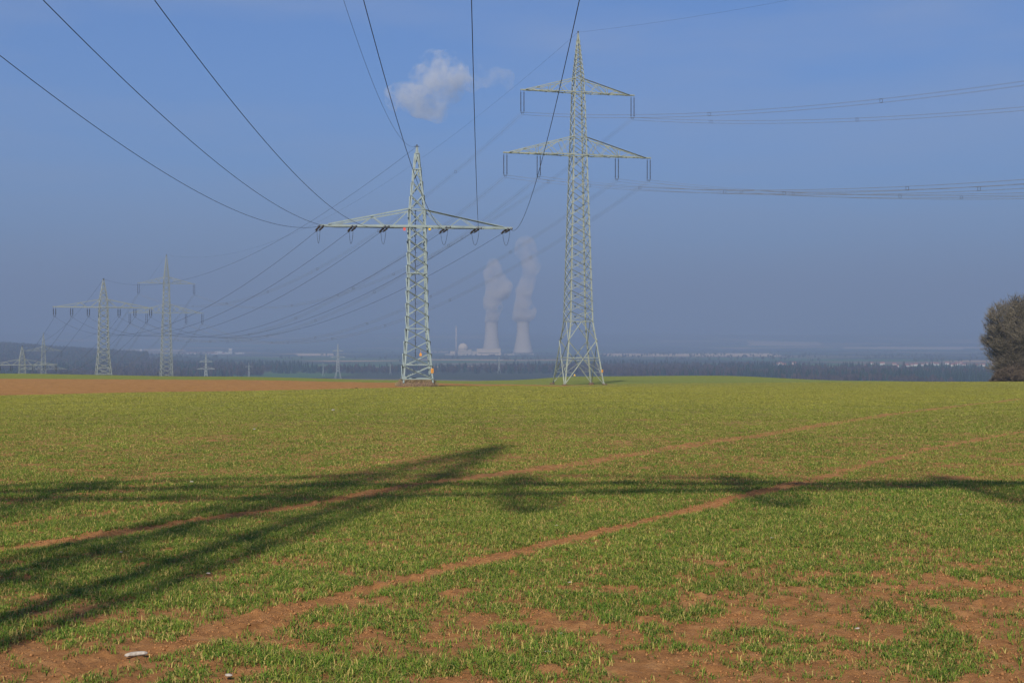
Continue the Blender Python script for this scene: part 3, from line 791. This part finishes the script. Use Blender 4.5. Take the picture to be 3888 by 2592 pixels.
single('earth_wire', WB['e'], WB1['e'], .0007, .011, 'hair thin earth wire falling left from the peak of the tallest pylon', 'earth wire', None)
single('earth_wire', WB1['e'], WB2['e'], .0007, .014, 'faint earth wire between the two hazy two level pylons', 'earth wire', None, 24)

# ------------------------------------------------------------------ faint pylons in the plain
far_spots = [(782, 1342, 1500, 'faint far pylon with wide crossarm, nearest on the right of the two hazy pylons'),
             (945, 1376, 2000, 'tiny faint pylon before the wood, second to the right of the two hazy pylons'),
             (1227, 1376, 2280, 'tiny thin pylon close beside the taller splay legged one in front of the wood'),
             (1283, 1305, 2057, 'faint tall splay legged pylon in front of the wood, left of the mound pylon'),
             (1482, 1376, 2350, 'tiny thin pylon just left of the mound pylon against the wood'),
             (1895, 1352, 2450, 'tiny thin pylon between the mound pylon and the tallest pylon')]
M['steel_dist'] = mat('painted_steel_distant', (.30, .32, .30), .6)
for px, pt, d, lab in far_spots:
    L0 = gloc(px, d); ht = zrel(pt, d)-L0.z; big = px in (1283, 782)
    root = empty('power_pylon', L0, R(20)); tag(root, lab, 'pylon', 'far pylons in the plain')
    b_ = ht*.055; m = MB()
    kz = ht*.2
    for sx in (-1, 1):
        for sy in (-1, 1):
            m.bar((sx*b_*1.5, sy*b_*1.5, 0), (sx*b_*.8, sy*b_*.8, kz), ht*.010)
            m.bar((sx*b_*.8, sy*b_*.8, kz), (sx*.15, sy*.15, ht), ht*.008)
    n = 9
    for u in range(n):
        z0, z1 = kz+(ht*.93-kz)*u/n, kz+(ht*.93-kz)*(u+1)/n
        f = lambda z: b_*.8*(1-(z-kz)/(ht-kz))+.15
        for s_ in (-1, 1):
            m.bar((-f(z0), s_*f(z0), z0), (f(z1), s_*f(z1), z1), ht*.006); m.bar((f(z0), s_*f(z0)*.98, z0), (-f(z1), s_*f(z1)*.98, z1), ht*.006)
    m.build('mast', M['steel_dist'], root)
    for fz, hl in (((.62, .22), (.80, .16)) if big else ((.78, .22),)):
        m = MB()
        for s_ in (-1, 1):
            m.bar((0, .2, ht*fz), (s_*ht*hl, 0, ht*fz), ht*.011); m.bar((0, -.2, ht*(fz+.05)), (s_*ht*hl, 0, ht*fz), ht*.007)
        m.build('crossarm', M['steel_dist'], root)

# ------------------------------------------------------------------ mound under the near pylon
def mound():
    n = 64; V_ = []; fs = []
    rings = [0, .35, .6, .8, .92, 1.0]
    for a, rr_ in enumerate(rings):
        for k_ in range(n):
            t_ = 2*math.pi*k_/n; ex = (abs(math.cos(t_))**3+abs(math.sin(t_))**3)**(-1/3.)
            rx, ry = 2.02*rr_*ex*(1+.06*math.sin(5*t_+1)), 2.05*rr_*ex
            x, y = rx*math.cos(t_), ry*math.sin(t_)
            prof_ = [.40, .40, .40, .36, .12, -.30][a]
            z = prof_+.20*(float(fbm(np.array([x*2.1]), np.array([y*2.1]), 3, 5)[0])-.5)*2
            V_.append((x, y, z))
    for a in range(len(rings)-1):
        for k_ in range(n):
            k2 = (k_+1) % n
            if a == 0: fs.append((a*n, n+k_, n+k2)) if k_ or 1 else None
            else: fs.append((a*n+k_, (a+1)*n+k_, (a+1)*n+k2, a*n+k2))
    me = bpy.data.meshes.new('earth_mound'); me.from_pydata(V_, [], fs); me.materials.append(M['mound'])
    o = bpy.data.objects.new('earth_mound', me); C.objects.link(o); o.location = PA-Vector((0, 0, .36)); o.rotation_euler.z = R(9)
    tag(o, 'low dark mound of earth under the feet of the nearer pylon', 'mound')
    m = MB()
    for _ in range(1500):
        t_ = random.random()*2*math.pi; q = math.sqrt(random.random())*1.02
        ex = (abs(math.cos(t_))**3+abs(math.sin(t_))**3)**(-1/3.)
        x, y = 1.95*q*ex*math.cos(t_), 1.95*q*ex*math.sin(t_); z = .36 if q < .8 else .36-(q-.8)*1.8
        h_ = random.uniform(.08, .34); m.bar((x, y, z-.05), (x+random.uniform(-.12, .12), y+random.uniform(-.12, .12), z+h_), random.uniform(.01, .022))
    s_ = m.build('dry_grass', M['straw'], None); s_.location = o.location; s_.rotation_euler.z = R(9)
    tag(s_, 'dry brown stalks growing on the mound under the nearer pylon', 'dry grass', kind='stuff')
mound()

# ------------------------------------------------------------------ power station
D = 5800.
def npp_loc(px): 
    x = (px-1944)/F*D; return Vector((x, D, EYE-61))
def z_at(py): return (1295.5-py)/F*D+61     # height over the station ground
def tower(px, top, rt, rb_, lab):
    root = empty('cooling_tower', npp_loc(px)); tag(root, lab, 'cooling tower', 'cooling towers of the power station')
    hh = z_at(top); pr = []
    for i_ in range(25):
        u = i_/24; z = 9+(hh-9)*u
        # hyperboloid with its waist at 0.8 of the height
        a_ = rt*.955; c_ = (.82*hh)/math.sqrt((rb_/a_)**2-1); r_ = a_*math.sqrt(1+((z-.82*hh)/c_)**2)
        pr.append((r_, z))
    inn = [(r_-.9, z) for r_, z in reversed(pr)]
    m = MB(); n = 64; full = pr+inn; b = len(m.v)
    for r_, z in full:
        for k_ in range(n):
            t_ = 2*math.pi*k_/n; m.v.append(Vector((r_*math.cos(t_), r_*math.sin(t_), z)))
    for a in range(len(full)):
        a2 = (a+1) % len(full)
        for k_ in range(n): k2 = (k_+1) % n; m.f.append((a*n+k_, a*n+k2, a2*n+k2, a2*n+k_))
    m.build('shell', M['concrete'], root, True)
    m = MB(); r1_ = pr[0][0]
    for k_ in range(36):
        t0, t1, t2 = (2*math.pi*(k_+q)/36 for q in (0, .5, 1)); r2_ = r1_+3
        top_ = Vector((r1_*math.cos(t1), r1_*math.sin(t1), 9.3))
        m.bar((r2_*math.cos(t0), r2_*math.sin(t0), -1), top_, 1.0); m.bar((r2_*math.cos(t2), r2_*math.sin(t2), -1), top_, 1.0)
    m.build('column_ring', M['concrete'], root)
    m = MB(); m.lathe([(rt+1.2, hh-2.2), (rt+1.2, hh-.2), (rt+.8, hh+.2), (rt-.2, hh+.2), (rt-.2, hh-2.2)], 64); m.build('rim', M['concrete'], root)
    return root
tower(1866, 1221, 30.0, 44.5, 'left cooling tower, with a pale low hall before its foot')
tower(1986, 1221, 29.0, 48.5, 'right cooling tower of the hazy power station, standing free with steam above')
def bldg(name, px0, px1, ptop, depth, mt, lab, cat, dy=0, roof=True, wins=0, pb=None):
    xc = (px0+px1)/2; wd = (px1-px0)/F*D; L0 = npp_loc(xc); L0.y += dy
    root = empty(name, L0); tag(root, lab, cat)
    h_ = z_at(ptop); m = MB(); m.box(-wd/2, wd/2, -depth/2, depth/2, -2, h_-1.2); m.build('wall', mt, root)
    m = MB(); m.box(-wd/2-.6, wd/2+.6, -depth/2-.6, depth/2+.6, h_-1.2, h_); m.build('roof', M['grey_roof'] if mt != M['cream'] else M['cream'], root)
    for q in range(wins):
        m = MB(); zz = h_*.30+q*h_*.38; m.box(-wd*.44, wd*.44, -depth/2-.25, -depth/2+.1, zz, zz+h_*.09); m.build('window_band', M['glass'], root)
    return root
bldg('turbine_hall', 1813, 1902, 1322, 40, M['cream'], 'long pale low hall in front of the left cooling tower', 'hall', dy=-110, wins=1)
bldg('service_building', 1796, 1812, 1330, 25, M['concrete'], 'small grey block at the left end of the long pale hall', 'building', dy=-95)
bldg('auxiliary_building', 1711, 1730, 1332, 30, M['cream'], 'small pale block at the foot of the thin chimney', 'building', dy=-30, wins=1)
bldg('reactor_annex', 1741, 1785, 1330, 30, M['cream'], 'pale block below the reactor dome', 'building', dy=-60, wins=2)
bldg('switch_building', 1766, 1790, 1325, 30, M['concrete'], 'grey block right behind the reactor dome', 'building', dy=50)
bldg('store_building', 1690, 1709, 1341, 25, M['concrete'], 'low grey shed left of the thin chimney', 'building', dy=10)
bldg('pump_building', 1915, 1950, 1341, 20, M['concrete'], 'low grey shed between the two cooling towers', 'building', dy=-60)
root = empty('reactor_building', npp_loc(1758)); tag(root, 'pale spherical reactor dome right of the thin chimney', 'reactor')
rD = 22.5; zc = z_at(1302)-rD; m = MB()
m.lathe([(rD, -2), (rD, zc)]+[(max(rD*math.cos(R(a)), .05), zc+rD*math.sin(R(a))) for a in range(6, 91, 6)], 48); m.build('dome', M['cream'], root, True)
m = MB(); m.lathe([(rD+1.0, zc-3), (rD+1.0, zc-1.5)], 48); m.build('ring_beam', M['concrete'], root)
root = empty('chimney', npp_loc(1732)); tag(root, 'thin tall pale chimney at the left of the reactor dome', 'chimney')
hh = z_at(1237); m = MB(); m.lathe([(4.4, -2), (3.2, hh*.3), (2.6, hh)], 24); m.build('shaft', M['concrete'], root, True)
m = MB(); m.lathe([(3.0, hh-6), (3.0, hh-4)], 24); m.build('platform', M['grey_roof'], root)

# steam and cloud: real scattering volumes
def steam_mat(name, dens, scale, lo, hi, aniso=.2, col=(1, .97, .94), fade=None):
    m = bpy.data.materials.new(name); m.use_nodes = True; t = m.node_tree
    t.nodes.remove(t.nodes['Principled BSDF']); pv = t.nodes.new('ShaderNodeVolumePrincipled')
    pv.inputs['Color'].default_value = (*col, 1); pv.inputs['Anisotropy'].default_value = aniso
    c = t.nodes.new('ShaderNodeTexCoord'); n = t.nodes.new('ShaderNodeTexNoise'); n.inputs['Scale'].default_value = scale
    n.inputs['Detail'].default_value = 8; n.inputs['Roughness'].default_value = .68
    r = t.nodes.new('ShaderNodeMapRange'); r.inputs['From Min'].default_value = lo; r.inputs['From Max'].default_value = hi
    r.inputs['To Min'].default_value = 0; r.inputs['To Max'].default_value = dens
    t.links.new(c.outputs['Object'], n.inputs['Vector']); t.links.new(n.outputs['Fac'], r.inputs['Value'])
    t.links.new(r.outputs[0], pv.inputs['Density'])
    if fade:    # thinner with height
        sp_ = t.nodes.new('ShaderNodeSeparateXYZ'); f_ = t.nodes.new('ShaderNodeMapRange'); mu = t.nodes.new('ShaderNodeMath'); mu.operation = 'MULTIPLY'
        f_.inputs['From Min'].default_value = fade[0]; f_.inputs['From Max'].default_value = fade[1]; f_.inputs['To Min'].default_value = 1; f_.inputs['To Max'].default_value = fade[2]
        t.links.new(c.outputs['Object'], sp_.inputs[0]); t.links.new(sp_.outputs[2], f_.inputs['Value'])
        t.links.new(r.outputs[0], mu.inputs[0]); t.links.new(f_.outputs[0], mu.inputs[1]); t.links.new(mu.outputs[0], pv.inputs['Density'])
    t.links.new(pv.outputs[0], t.nodes['Material Output'].inputs['Volume'])
    return m
def ico(r, sub=3):
    import bmesh
    bm = bmesh.new(); bmesh.ops.create_icosphere(bm, subdivisions=sub, radius=r)
    v = [x.co.copy() for x in bm.verts]; f = [tuple(q.index for q in p.verts) for p in bm.faces]; bm.free(); return v, f
def blob_object(name, loc, blobs, voxel, mt):
    m = MB()
    for x, y, z, r_, sq in blobs:
        v, f = ico(1.0, 3); b = len(m.v); ph = random.random()*50
        for q in v:
            d = 1+.42*(float(fbm(np.array([q.x*1.9+ph]), np.array([q.y*1.7+q.z*2.3]), 4, 3)[0])-.5)*2
            m.v.append(Vector((x+q.x*r_*d, y+q.y*r_*d, z+q.z*r_*d*sq)))
        for q in f: m.f.append(tuple(b+k_ for k_ in q))
    o = m.build(name, mt); md = o.modifiers.new('remesh', 'REMESH'); md.mode = 'VOXEL'; md.voxel_size = voxel
    dg = bpy.context.evaluated_depsgraph_get(); me = bpy.data.meshes.new_from_object(o.evaluated_get(dg))
    o.modifiers.clear(); o.data = me; o.location = loc
    if not me.materials: me.materials.append(mt)
    return o
ST = steam_mat('steam', .20, .021, .42, .70, col=(1, .93, .86), fade=(150, 430, .22))
mm = D/F
def plume(px0, py0, chain, lab):
    base = npp_loc(px0); bl = []
    for a, b in zip(chain[:-1], chain[1:]):
        for s_ in (0, .5):
            x, y, r_ = (a[q]+(b[q]-a[q])*s_ for q in range(3))
            bl.append(((x-px0)*mm, random.uniform(-.3, .3)*r_*mm, (z_at(y)), r_*mm*(1.15+.25*min(1, max(0, (1200-y)/250))), 1.0))
    x, y, r_ = chain[-1]; bl.append(((x-px0)*mm, 0, z_at(y), r_*mm, 1))
    o = blob_object('steam_plume', base, bl, 7.0, ST)
    tag(o, lab, 'steam', 'steam plumes over the cooling towers')
plume(1866, 1220, [(1866, 1212, 22), (1872, 1190, 27), (1874, 1165, 29), (1869, 1140, 27), (1874, 1118, 30), (1893, 1098, 36), (1905, 1088, 37), (1880, 1060, 30), (1868, 1035, 26), (1874, 1010, 20), (1868, 990, 13)],
      'pale steam plume bending right above the left cooling tower')
plume(1986, 1220, [(1986, 1212, 22), (1984, 1192, 32), (2004, 1182, 30), (1985, 1160, 27), (1990, 1135, 26), (1992, 1108, 27), (1998, 1082, 25), (2008, 1056, 22), (2012, 1030, 20), (2018, 1008, 26), (2006, 975, 26), (1998, 945, 30), (1996, 915, 24)],
      'taller pale steam plume above the right cooling tower')

# cloud: higher and beyond the haze layer
DC = 7500.; mc = DC/F
CL = steam_mat('cloud', .030, .0085, .46, .72, .1, (1, .97, .93))
CL2 = steam_mat('thin_cloud', .010, .0085, .47, .72, .1, (1, .97, .93))
def cloud(pts, px0, py0, lab, mt=CL):
    base = at(px0, py0, DC)
    bl = [((x-px0)*mc, random.uniform(-60, 60), (py0-y)*mc, r_*mc*1.22, .85) for x, y, r_ in pts]
    o = blob_object('steam_cloud', base, bl, 20., mt); tag(o, lab, 'cloud')
cloud([(1640, 235, 50), (1690, 240, 52), (1600, 262, 30), (1650, 205, 30), (1575, 330, 50), (1530, 360, 48), (1500, 380, 38), (1480, 350, 25), (1590, 385, 55), (1640, 400, 50), (1650, 330, 60), (1700, 300, 55), (1690, 350, 50), (1740, 270, 40), (1760, 310, 35), (1660, 430, 32), (1620, 290, 45), (1720, 240, 30)],
      1620, 330, 'large white steam cloud floating in the blue sky left of the tallest pylon')
cloud([(1800, 275, 35), (1830, 300, 28), (1880, 285, 28), (1920, 300, 30), (1935, 335, 20), (1790, 330, 25), (1860, 330, 20)], 1860, 300, 'faint wispy scrap of cloud trailing right of the large cloud', CL2)

# ------------------------------------------------------------------ woods in the plain
def make_wood(name, spots, lab):
    Vs, Ls, Ss, Cs = [], [], [], []; off = 0
    for x, y, h_, kind, c in spots:
        z0 = float(c[3]) if len(c) > 3 else 0
        if kind == 0:   # conifer: stacked ragged skirts
            n = 7; lv = 5; rr_ = h_*.17; vv = []
            for q in range(lv):
                zb = h_*(.12+.80*q/lv); rq = rr_*(1-q/lv*.85)
                for k_ in range(n):
                    t_ = 2*math.pi*(k_+.5*(q % 2))/n+random.uniform(-.2, .2); e_ = rq*random.uniform(.75, 1.25)
                    vv.append((x+e_*math.cos(t_), y+e_*math.sin(t_), z0+zb-random.uniform(0, .05)*h_))
                vv.append((x, y, z0+min(zb+h_*.34, h_)))
            for q in range(lv):
                b = off+q*(n+1)
                for k_ in range(n): Ls += [b+k_, b+(k_+1) % n, b+n]; Ss.append(3)
        else:           # bare broadleaf crown: upright twig fan
            vv = []; n = 26
            for q in range(n):
                t_ = random.random()*2*math.pi; rr_ = h_*.30*math.sqrt(random.random()); hz = h_*(1-.45*(rr_/(h_*.3))**2)*random.uniform(.8, 1.05)
                bx, by = x+rr_*.35*math.cos(t_), y+rr_*.35*math.sin(t_); tx, ty = x+rr_*math.cos(t_), y+rr_*math.sin(t_)
                w_ = h_*random.uniform(.03, .07)
                a_ = random.random()*math.pi
                vv += [(bx, by, z0+h_*random.uniform(.0, .3)), (tx+w_*math.cos(a_), ty+w_*math.sin(a_), z0+hz*.85), (tx, ty, z0+hz), (tx-w_*math.cos(a_), ty-w_*math.sin(a_), z0+hz*.8)]
                b = off+q*4; Ls += [b, b+1, b+2, b+3]; Ss.append(4)
        Vs += vv; Cs += [c[:3]]*len(vv); off += len(vv)
    m = bpy.data.materials.get('wood_mass')
    if not m:
        m = bpy.data.materials.new('wood_mass'); m.use_nodes = True; t = m.node_tree; b_ = t.nodes['Principled BSDF']
        a = t.nodes.new('ShaderNodeAttribute'); a.attribute_name = 'tint'; t.links.new(a.outputs['Color'], b_.inputs['Base Color'])
        b_.inputs['Roughness'].default_value = 1; b_.inputs['Specular IOR Level'].default_value = .05
    o = np_mesh(name, np.array(Vs), np.array(Ls), np.array(Ss), m, False, {'tint': np.array(Cs)})
    tag(o, lab, 'wood', kind='stuff'); return o
sp = []
def add_trees(n, xr, yr, con, cond=None, hr=(13, 20)):
    px = np.array([random.uniform(*xr) for _ in range(n)]); d = np.array([math.sqrt(random.uniform(yr[0]**2, yr[1]**2)) for _ in range(n)])
    x = (px-1944)/F*d; z = H(x, d); cl = fbm(x/160., d/160., 3, 77)
    for k_ in range(n):
        if cond and not cond(px[k_], d[k_], x[k_]): continue
        isc = cl[k_] > con
        c = (.018, .030, .022) if isc else (.058, .044, .038)
        v = random.uniform(.7, 1.3)
        sp.append((float(x[k_]), float(d[k_]), random.uniform(*hr)*(1.1 if isc else .95), 0 if isc else 1, (c[0]*v, c[1]*v, c[2]*v, float(z[k_])-.5)))
topL = lambda px: np.interp(px, [-300, 400, 620, 1140, 1150, 1800, 2300, 2900, 3500, 4100], [3600, 3700, 3300, 2950, 2600, 2750, 3150, 2900, 2650, 2500])
add_trees(9000, (-250, 4100), (2330, 3700), .56, lambda px, d, x: d < topL(px) and d > (2420 if 1000 < px < 2100 else 2100))
add_trees(2600, (2200, 4100), (1700, 2400), .50, lambda px, d, x: d > np.interp(px, [2200, 2500, 4100], [2350, 1900, 1650]))
add_trees(1500, (-250, 1000), (1600, 2400), .56, lambda px, d, x: d > np.interp(px, [-250, 700, 1000], [1600, 1900, 2300]))
make_wood('wood', sp, 'broad bluish wood of bare trees and conifers across the plain behind the fields')
sp = []
# wooded hill at far left
px = np.random.default_rng(3).uniform(-300, 560, 3800); 
for q in range(3800):
    y_ = random.uniform(3000, 4300); x_ = (px[q]-1944)/F*y_
    sp.append((x_, y_, random.uniform(14, 20), 0 if random.random() < .35 else 1, (.045*random.uniform(.7, 1.3), .045, .032, gz(x_, y_)-.5)))
make_wood('hill_wood', sp, 'dark wood covering the hill at the far left')
sp = []
for _ in range(2600):   # hedges and copses in the valley and on the far slopes
    y_ = random.choice([3900, 4300, 4800, 5200, 5500, 5950, 6600, 7400])+random.gauss(0, 40); px_ = random.uniform(-200, 4100)
    if abs(px_-1860) < 190 and 5400 < y_ < 6300 and y_ > 5600: continue
    if fbm(np.array([px_/140.]), np.array([y_/500.]), 2, 8)[0] < .5: continue
    x_ = (px_-1944)/F*y_; sp.append((x_, y_, random.uniform(8, 15), 1 if random.random() < .7 else 0, (.055, .055, .035, gz(x_, y_)-.5)))
make_wood('hedge', sp, 'hazy rows of hedges and copses in the valley beyond the wood')

# ------------------------------------------------------------------ villages
def make_house(kind, w_, dp, h_):
    root = empty('house', (0, 0, 0))
    m = MB(); m.box(-w_/2, w_/2, -dp/2, dp/2, -1.5, h_); m.build('wall', M['white_wall'], root)
    m = MB(); rh = dp*.42
    if kind == 'gable':
        b = [(-w_/2-.4, -dp/2-.4, h_+.003), (w_/2+.4, -dp/2-.4, h_+.003), (w_/2+.4, dp/2+.4, h_+.003), (-w_/2-.4, dp/2+.4, h_+.003), (-w_/2-.4, 0, h_+rh), (w_/2+.4, 0, h_+rh)]
        m.v = [Vector(v) for v in b]; m.f = [(3, 2, 1, 0), (0, 1, 5, 4), (2, 3, 4, 5), (1, 2, 5), (3, 0, 4)]
        rf = m.build('roof', M['red_roof'], root)
        c = MB(); c.box(w_*.2, w_*.2+.8, .3, 1.1, h_+rh*.4, h_+rh+.8); c.build('chimney', M['red_roof'], rf)
    else:
        m.box(-w_/2-.3, w_/2+.3, -dp/2-.3, dp/2+.3, h_+.003, h_+.7); m.build('roof', M['grey_roof'], root)
    for q in range(3):
        x = -w_*.3+q*w_*.3; m = MB(); m.box(x-w_*.05, x+w_*.05, -dp/2-.05, -dp/2+.1, h_*.35, h_*.65); m.build('window', M['glass'], root)
    return root
protos = {}
def put_house(kind, dims, px, d, rz, label, group):
    key = (kind, dims)
    if key not in protos: protos[key] = make_house(kind, *dims); o = protos[key]
    else: o = copy_tree(protos[key])
    x = (px-1944)/F*d; o.location = (x, d, gz(x, d)); o.rotation_euler.z = rz
    tag(o, label, 'house' if kind == 'gable' else 'building', group)
rv = random.Random(5)
for px in [2935, 2950, 2962, 2975, 3010, 3018, 3262, 3290, 3310, 3325, 3345, 3352, 3398, 3405, 3440, 3447, 3462, 3480, 3500, 3515, 3543, 3558, 3600, 3612, 3622, 3634, 3648, 3655, 3668, 3700, 3712, 3725, 3735, 3768]:
    put_house('gable', rv.choice([(8, 6, 4.), (10, 7, 4.5), (7, 6.5, 4)]), px+rv.uniform(-3, 3), rv.uniform(3000, 3450), rv.uniform(-.6, .6), 'tiny white red roofed house in the village behind the wood at right', 'houses of the village at right')
for px in [510, 545, 560, 620, 630, 700, 715, 722, 738, 790, 805, 812, 820, 832, 846, 900]:
    put_house('gable', (11, 9, 5.), px+rv.uniform(-4, 4), rv.uniform(5900, 6700), rv.uniform(-.6, .6), 'tiny pale house in the hazy town beyond the wood at left', 'houses of the hazy town at left')
for px, wd, h_, lb in [(538, 11, 24, 'slim pale tower block in the hazy town, left of the taller hazy pylon'), (876, 16, 26, 'pale tower block at the middle of the hazy town at left'), (720, 45, 5, 'long pale works hall at the left end of the hazy town'), (832, 36, 13, 'broad pale block left of the tower block in the hazy town'), (868, 36, 7, 'pale hall at the foot of the tower block in the hazy town'), (912, 44, 6, 'long bright hall at the right end of the hazy town')]:
    put_house('flat', (wd, 18, h_), px, 6100+px*.3, 0, lb, None)

# ------------------------------------------------------------------ trees at the right
def bare_tree(name, loc, Ht, spread, seed, lab, cat, grp=None, stems=3, tw=2600, upr=.55, mtb=None, nbs=(9, 6, 6, 5, 4), rmin=.016, env=None, tilt_=(.12, .34), low=.15, lo=.72):
    rd = random.Random(seed); root = empty(name, loc); tag(root, lab, cat, grp)
    trunk = MB(); tw_ = MB(); ends = []
    def inside(p, lo=lo, hi=1.10):
        if env is None: return True
        a, zc, b = env; q = math.hypot(p.x/a, p.y/a)**2.4+abs((p.z-zc)/b)**2.4
        return q < rd.uniform(lo, hi)**2.4 and p.z > -.4
    def limb(p, d, ln, r_, depth):
        pts = [p]; rs = [r_]; n = 4 if depth < 3 else 2; dd = d.copy()
        for i_ in range(n):
            dd = (dd+Vector((rd.gauss(0, .10), rd.gauss(0, .10), .05*upr+rd.gauss(0, .04)))).normalized()
            nx = pts[-1]+dd*ln/n
            if i_ > 0 and not inside(nx): break
            pts.append(nx); rs.append(r_*(1-.55*(i_+1)/n))
        n = len(pts)-1
        (trunk if depth < 2 else tw_).tube(pts, rs, 6 if depth < 2 else 3, False)
        if depth >= 5 or nbs[depth] == 0: return
        nb = nbs[depth]
        for b in range(nb):
            f = rd.uniform(.25, 1.0) if depth else rd.uniform(low, 1.0)
            i_ = min(int(f*n), n-1); q = pts[i_].lerp(pts[i_+1], f*n-i_)
            ax = Vector((rd.gauss(0, 1), rd.gauss(0, 1), rd.gauss(0, .35)+.15)).normalized()
            nd = (dd*(1.0)+ax*rd.uniform(.45, .95)*spread).normalized()
            if not inside(q+nd*ln*.2, .95, 1.1): continue
            limb(q, nd, ln*rd.uniform(.48, .74), max(rs[i_]*.55, rmin), depth+1)
    for s_ in range(stems):
        a_ = 2*math.pi*s_/stems+rd.random(); tilt = .06 if stems == 1 else rd.uniform(*tilt_)
        d = Vector((math.cos(a_)*tilt, math.sin(a_)*tilt, 1)).normalized()
        limb(Vector((math.cos(a_)*.3, math.sin(a_)*.3, -.3)), d, Ht*rd.uniform(.55, .66), Ht*.014, 0)
    trunk.build('trunk', M['bark'], root, True); tw_.build('crown', mtb or M['twig'], root)
    return root
dT = 262.
bare_tree('bare_tree', gloc(3874, dT), 18.2, 1.0, 4, 'big bare leafless tree with dense brown twigs at the right edge behind the field', 'tree', None, 7, nbs=(14, 7, 5, 4, 3), env=(7.9, 7.8, 9.9), tilt_=(.08, 1.25), rmin=.02, low=.02, lo=.55)
bare_tree('bare_tree', gloc(3968, dT+6), 16.0, 1.0, 9, 'bare tree mostly cut off by the right edge of the frame', 'tree', None, 6, nbs=(10, 7, 5, 4, 3), env=(6.8, 7.2, 9.0), tilt_=(.1, 1.1), rmin=.02, low=.05, lo=.6)
for k_, (px_, dd, hh_) in enumerate([(3785, 258, 2.4), (3818, 257, 4.2), (3862, 256, 5.2), (3918, 256, 4.8)]):
    bare_tree('bare_shrub', gloc(px_, dd)+Vector((0, 0, -.2)), hh_, 2.4, 20+k_, ['leftmost low brown thicket bush at the foot of the bare tree', 'second low brown thicket bush at the foot of the bare tree', 'third and highest brown thicket bush below the bare tree crown', 'rightmost brown thicket bush at the frame edge'][k_], 'shrub', 'thicket bushes below the bare tree', 9, mtb=M['thicket'], nbs=(9, 6, 5, 3, 0), env=(hh_*.8, 0, hh_), lo=.5, tilt_=(.2, 1.6), rmin=.018)
bare_tree('weed', gloc(1358, 107.), .45, 1.6, 41, 'small dark weed clump at the edge of the ploughed strip left of the mound pylon', 'weed', None, 6, mtb=mat('dark_weed', (.02, .04, .015), 1), nbs=(5, 4, 0, 0, 0), rmin=.008)

# ------------------------------------------------------------------ stones on the field
st_spots = [(518, 2494, .085, 'long flat pale stone on the wheel track at bottom left'), (868, 2570, .06, 'small pale angular stone at the bottom edge left of centre'),
            (792, 2183, .05, 'pale stone in the shadow band left of centre'), (458, 2103, .05, 'small pale stone between the two shadow bands at left'), (2112, 2000, .05, 'pale stone in the wheat right of centre above the long wheel track'),
            (2080, 2478, .055, 'pale stone on the bare soil at bottom centre'), (2165, 2215, .05, 'grey stone in the wheat below the long wheel track'),
            (2930, 2048, .05, 'pale stone in the wheat at right'), (3650, 1955, .06, 'ochre stone in the wheat at the far right'), (728, 1833, .07, 'white stone on the faint upper wheel track at left'),
            (1265, 1558, .14, 'white stone far out in the field left of the mound pylon foot'), (3255, 2390, .045, 'small grey stone on the bare soil at bottom right'), (965, 1633, .12, 'white stone in the field below the ploughed strip'), (2130, 2408, .05, 'flat grey stone beside bare soil at bottom right of centre')]
for k_, (px_, py_, r_, lb) in enumerate(st_spots):
    r_ *= .38 if k_ in (0, 9, 10) else .27; gx, gy = ground_pt(px_, py_); v, f = ico(1.0, 2); m = MB(); ph = k_*7.3
    for q in v:
        d = .8+.5*float(fbm(np.array([q.x*1.4+ph]), np.array([q.y*1.4+q.z*1.7]), 2, 3)[0])
        m.v.append(Vector((q.x*r_*d*(1.35 if k_ else 1.9), q.y*r_*d*.8, q.z*r_*d*.42)))
    m.f = f; o = m.build('stone', M['stone']); o.location = (gx, gy, gz(gx, gy)+r_*.22+.015); o.rotation_euler.z = random.uniform(-.6, .9)
    tag(o, lb, 'stone', 'stones lying on the field')

# ------------------------------------------------------------------ haze
hm = bpy.data.materials.new('haze'); hm.use_nodes = True; t = hm.node_tree; t.nodes.remove(t.nodes['Principled BSDF'])
pv = t.nodes.new('ShaderNodeVolumePrincipled'); pv.inputs['Density'].default_value = .00027; pv.inputs['Color'].default_value = (.31, .40, .57, 1)
pv.inputs['Anisotropy'].default_value = 0.0
t.links.new(pv.outputs[0], t.nodes['Material Output'].inputs['Volume'])
m = MB(); m.box(-21500, 21500, -21500, 21500, -62.5-60, 850); hz = m.build('haze', hm); hz['kind'] = 'stuff'
tag(hz, 'pale blue haze lying over the whole plain', 'haze')
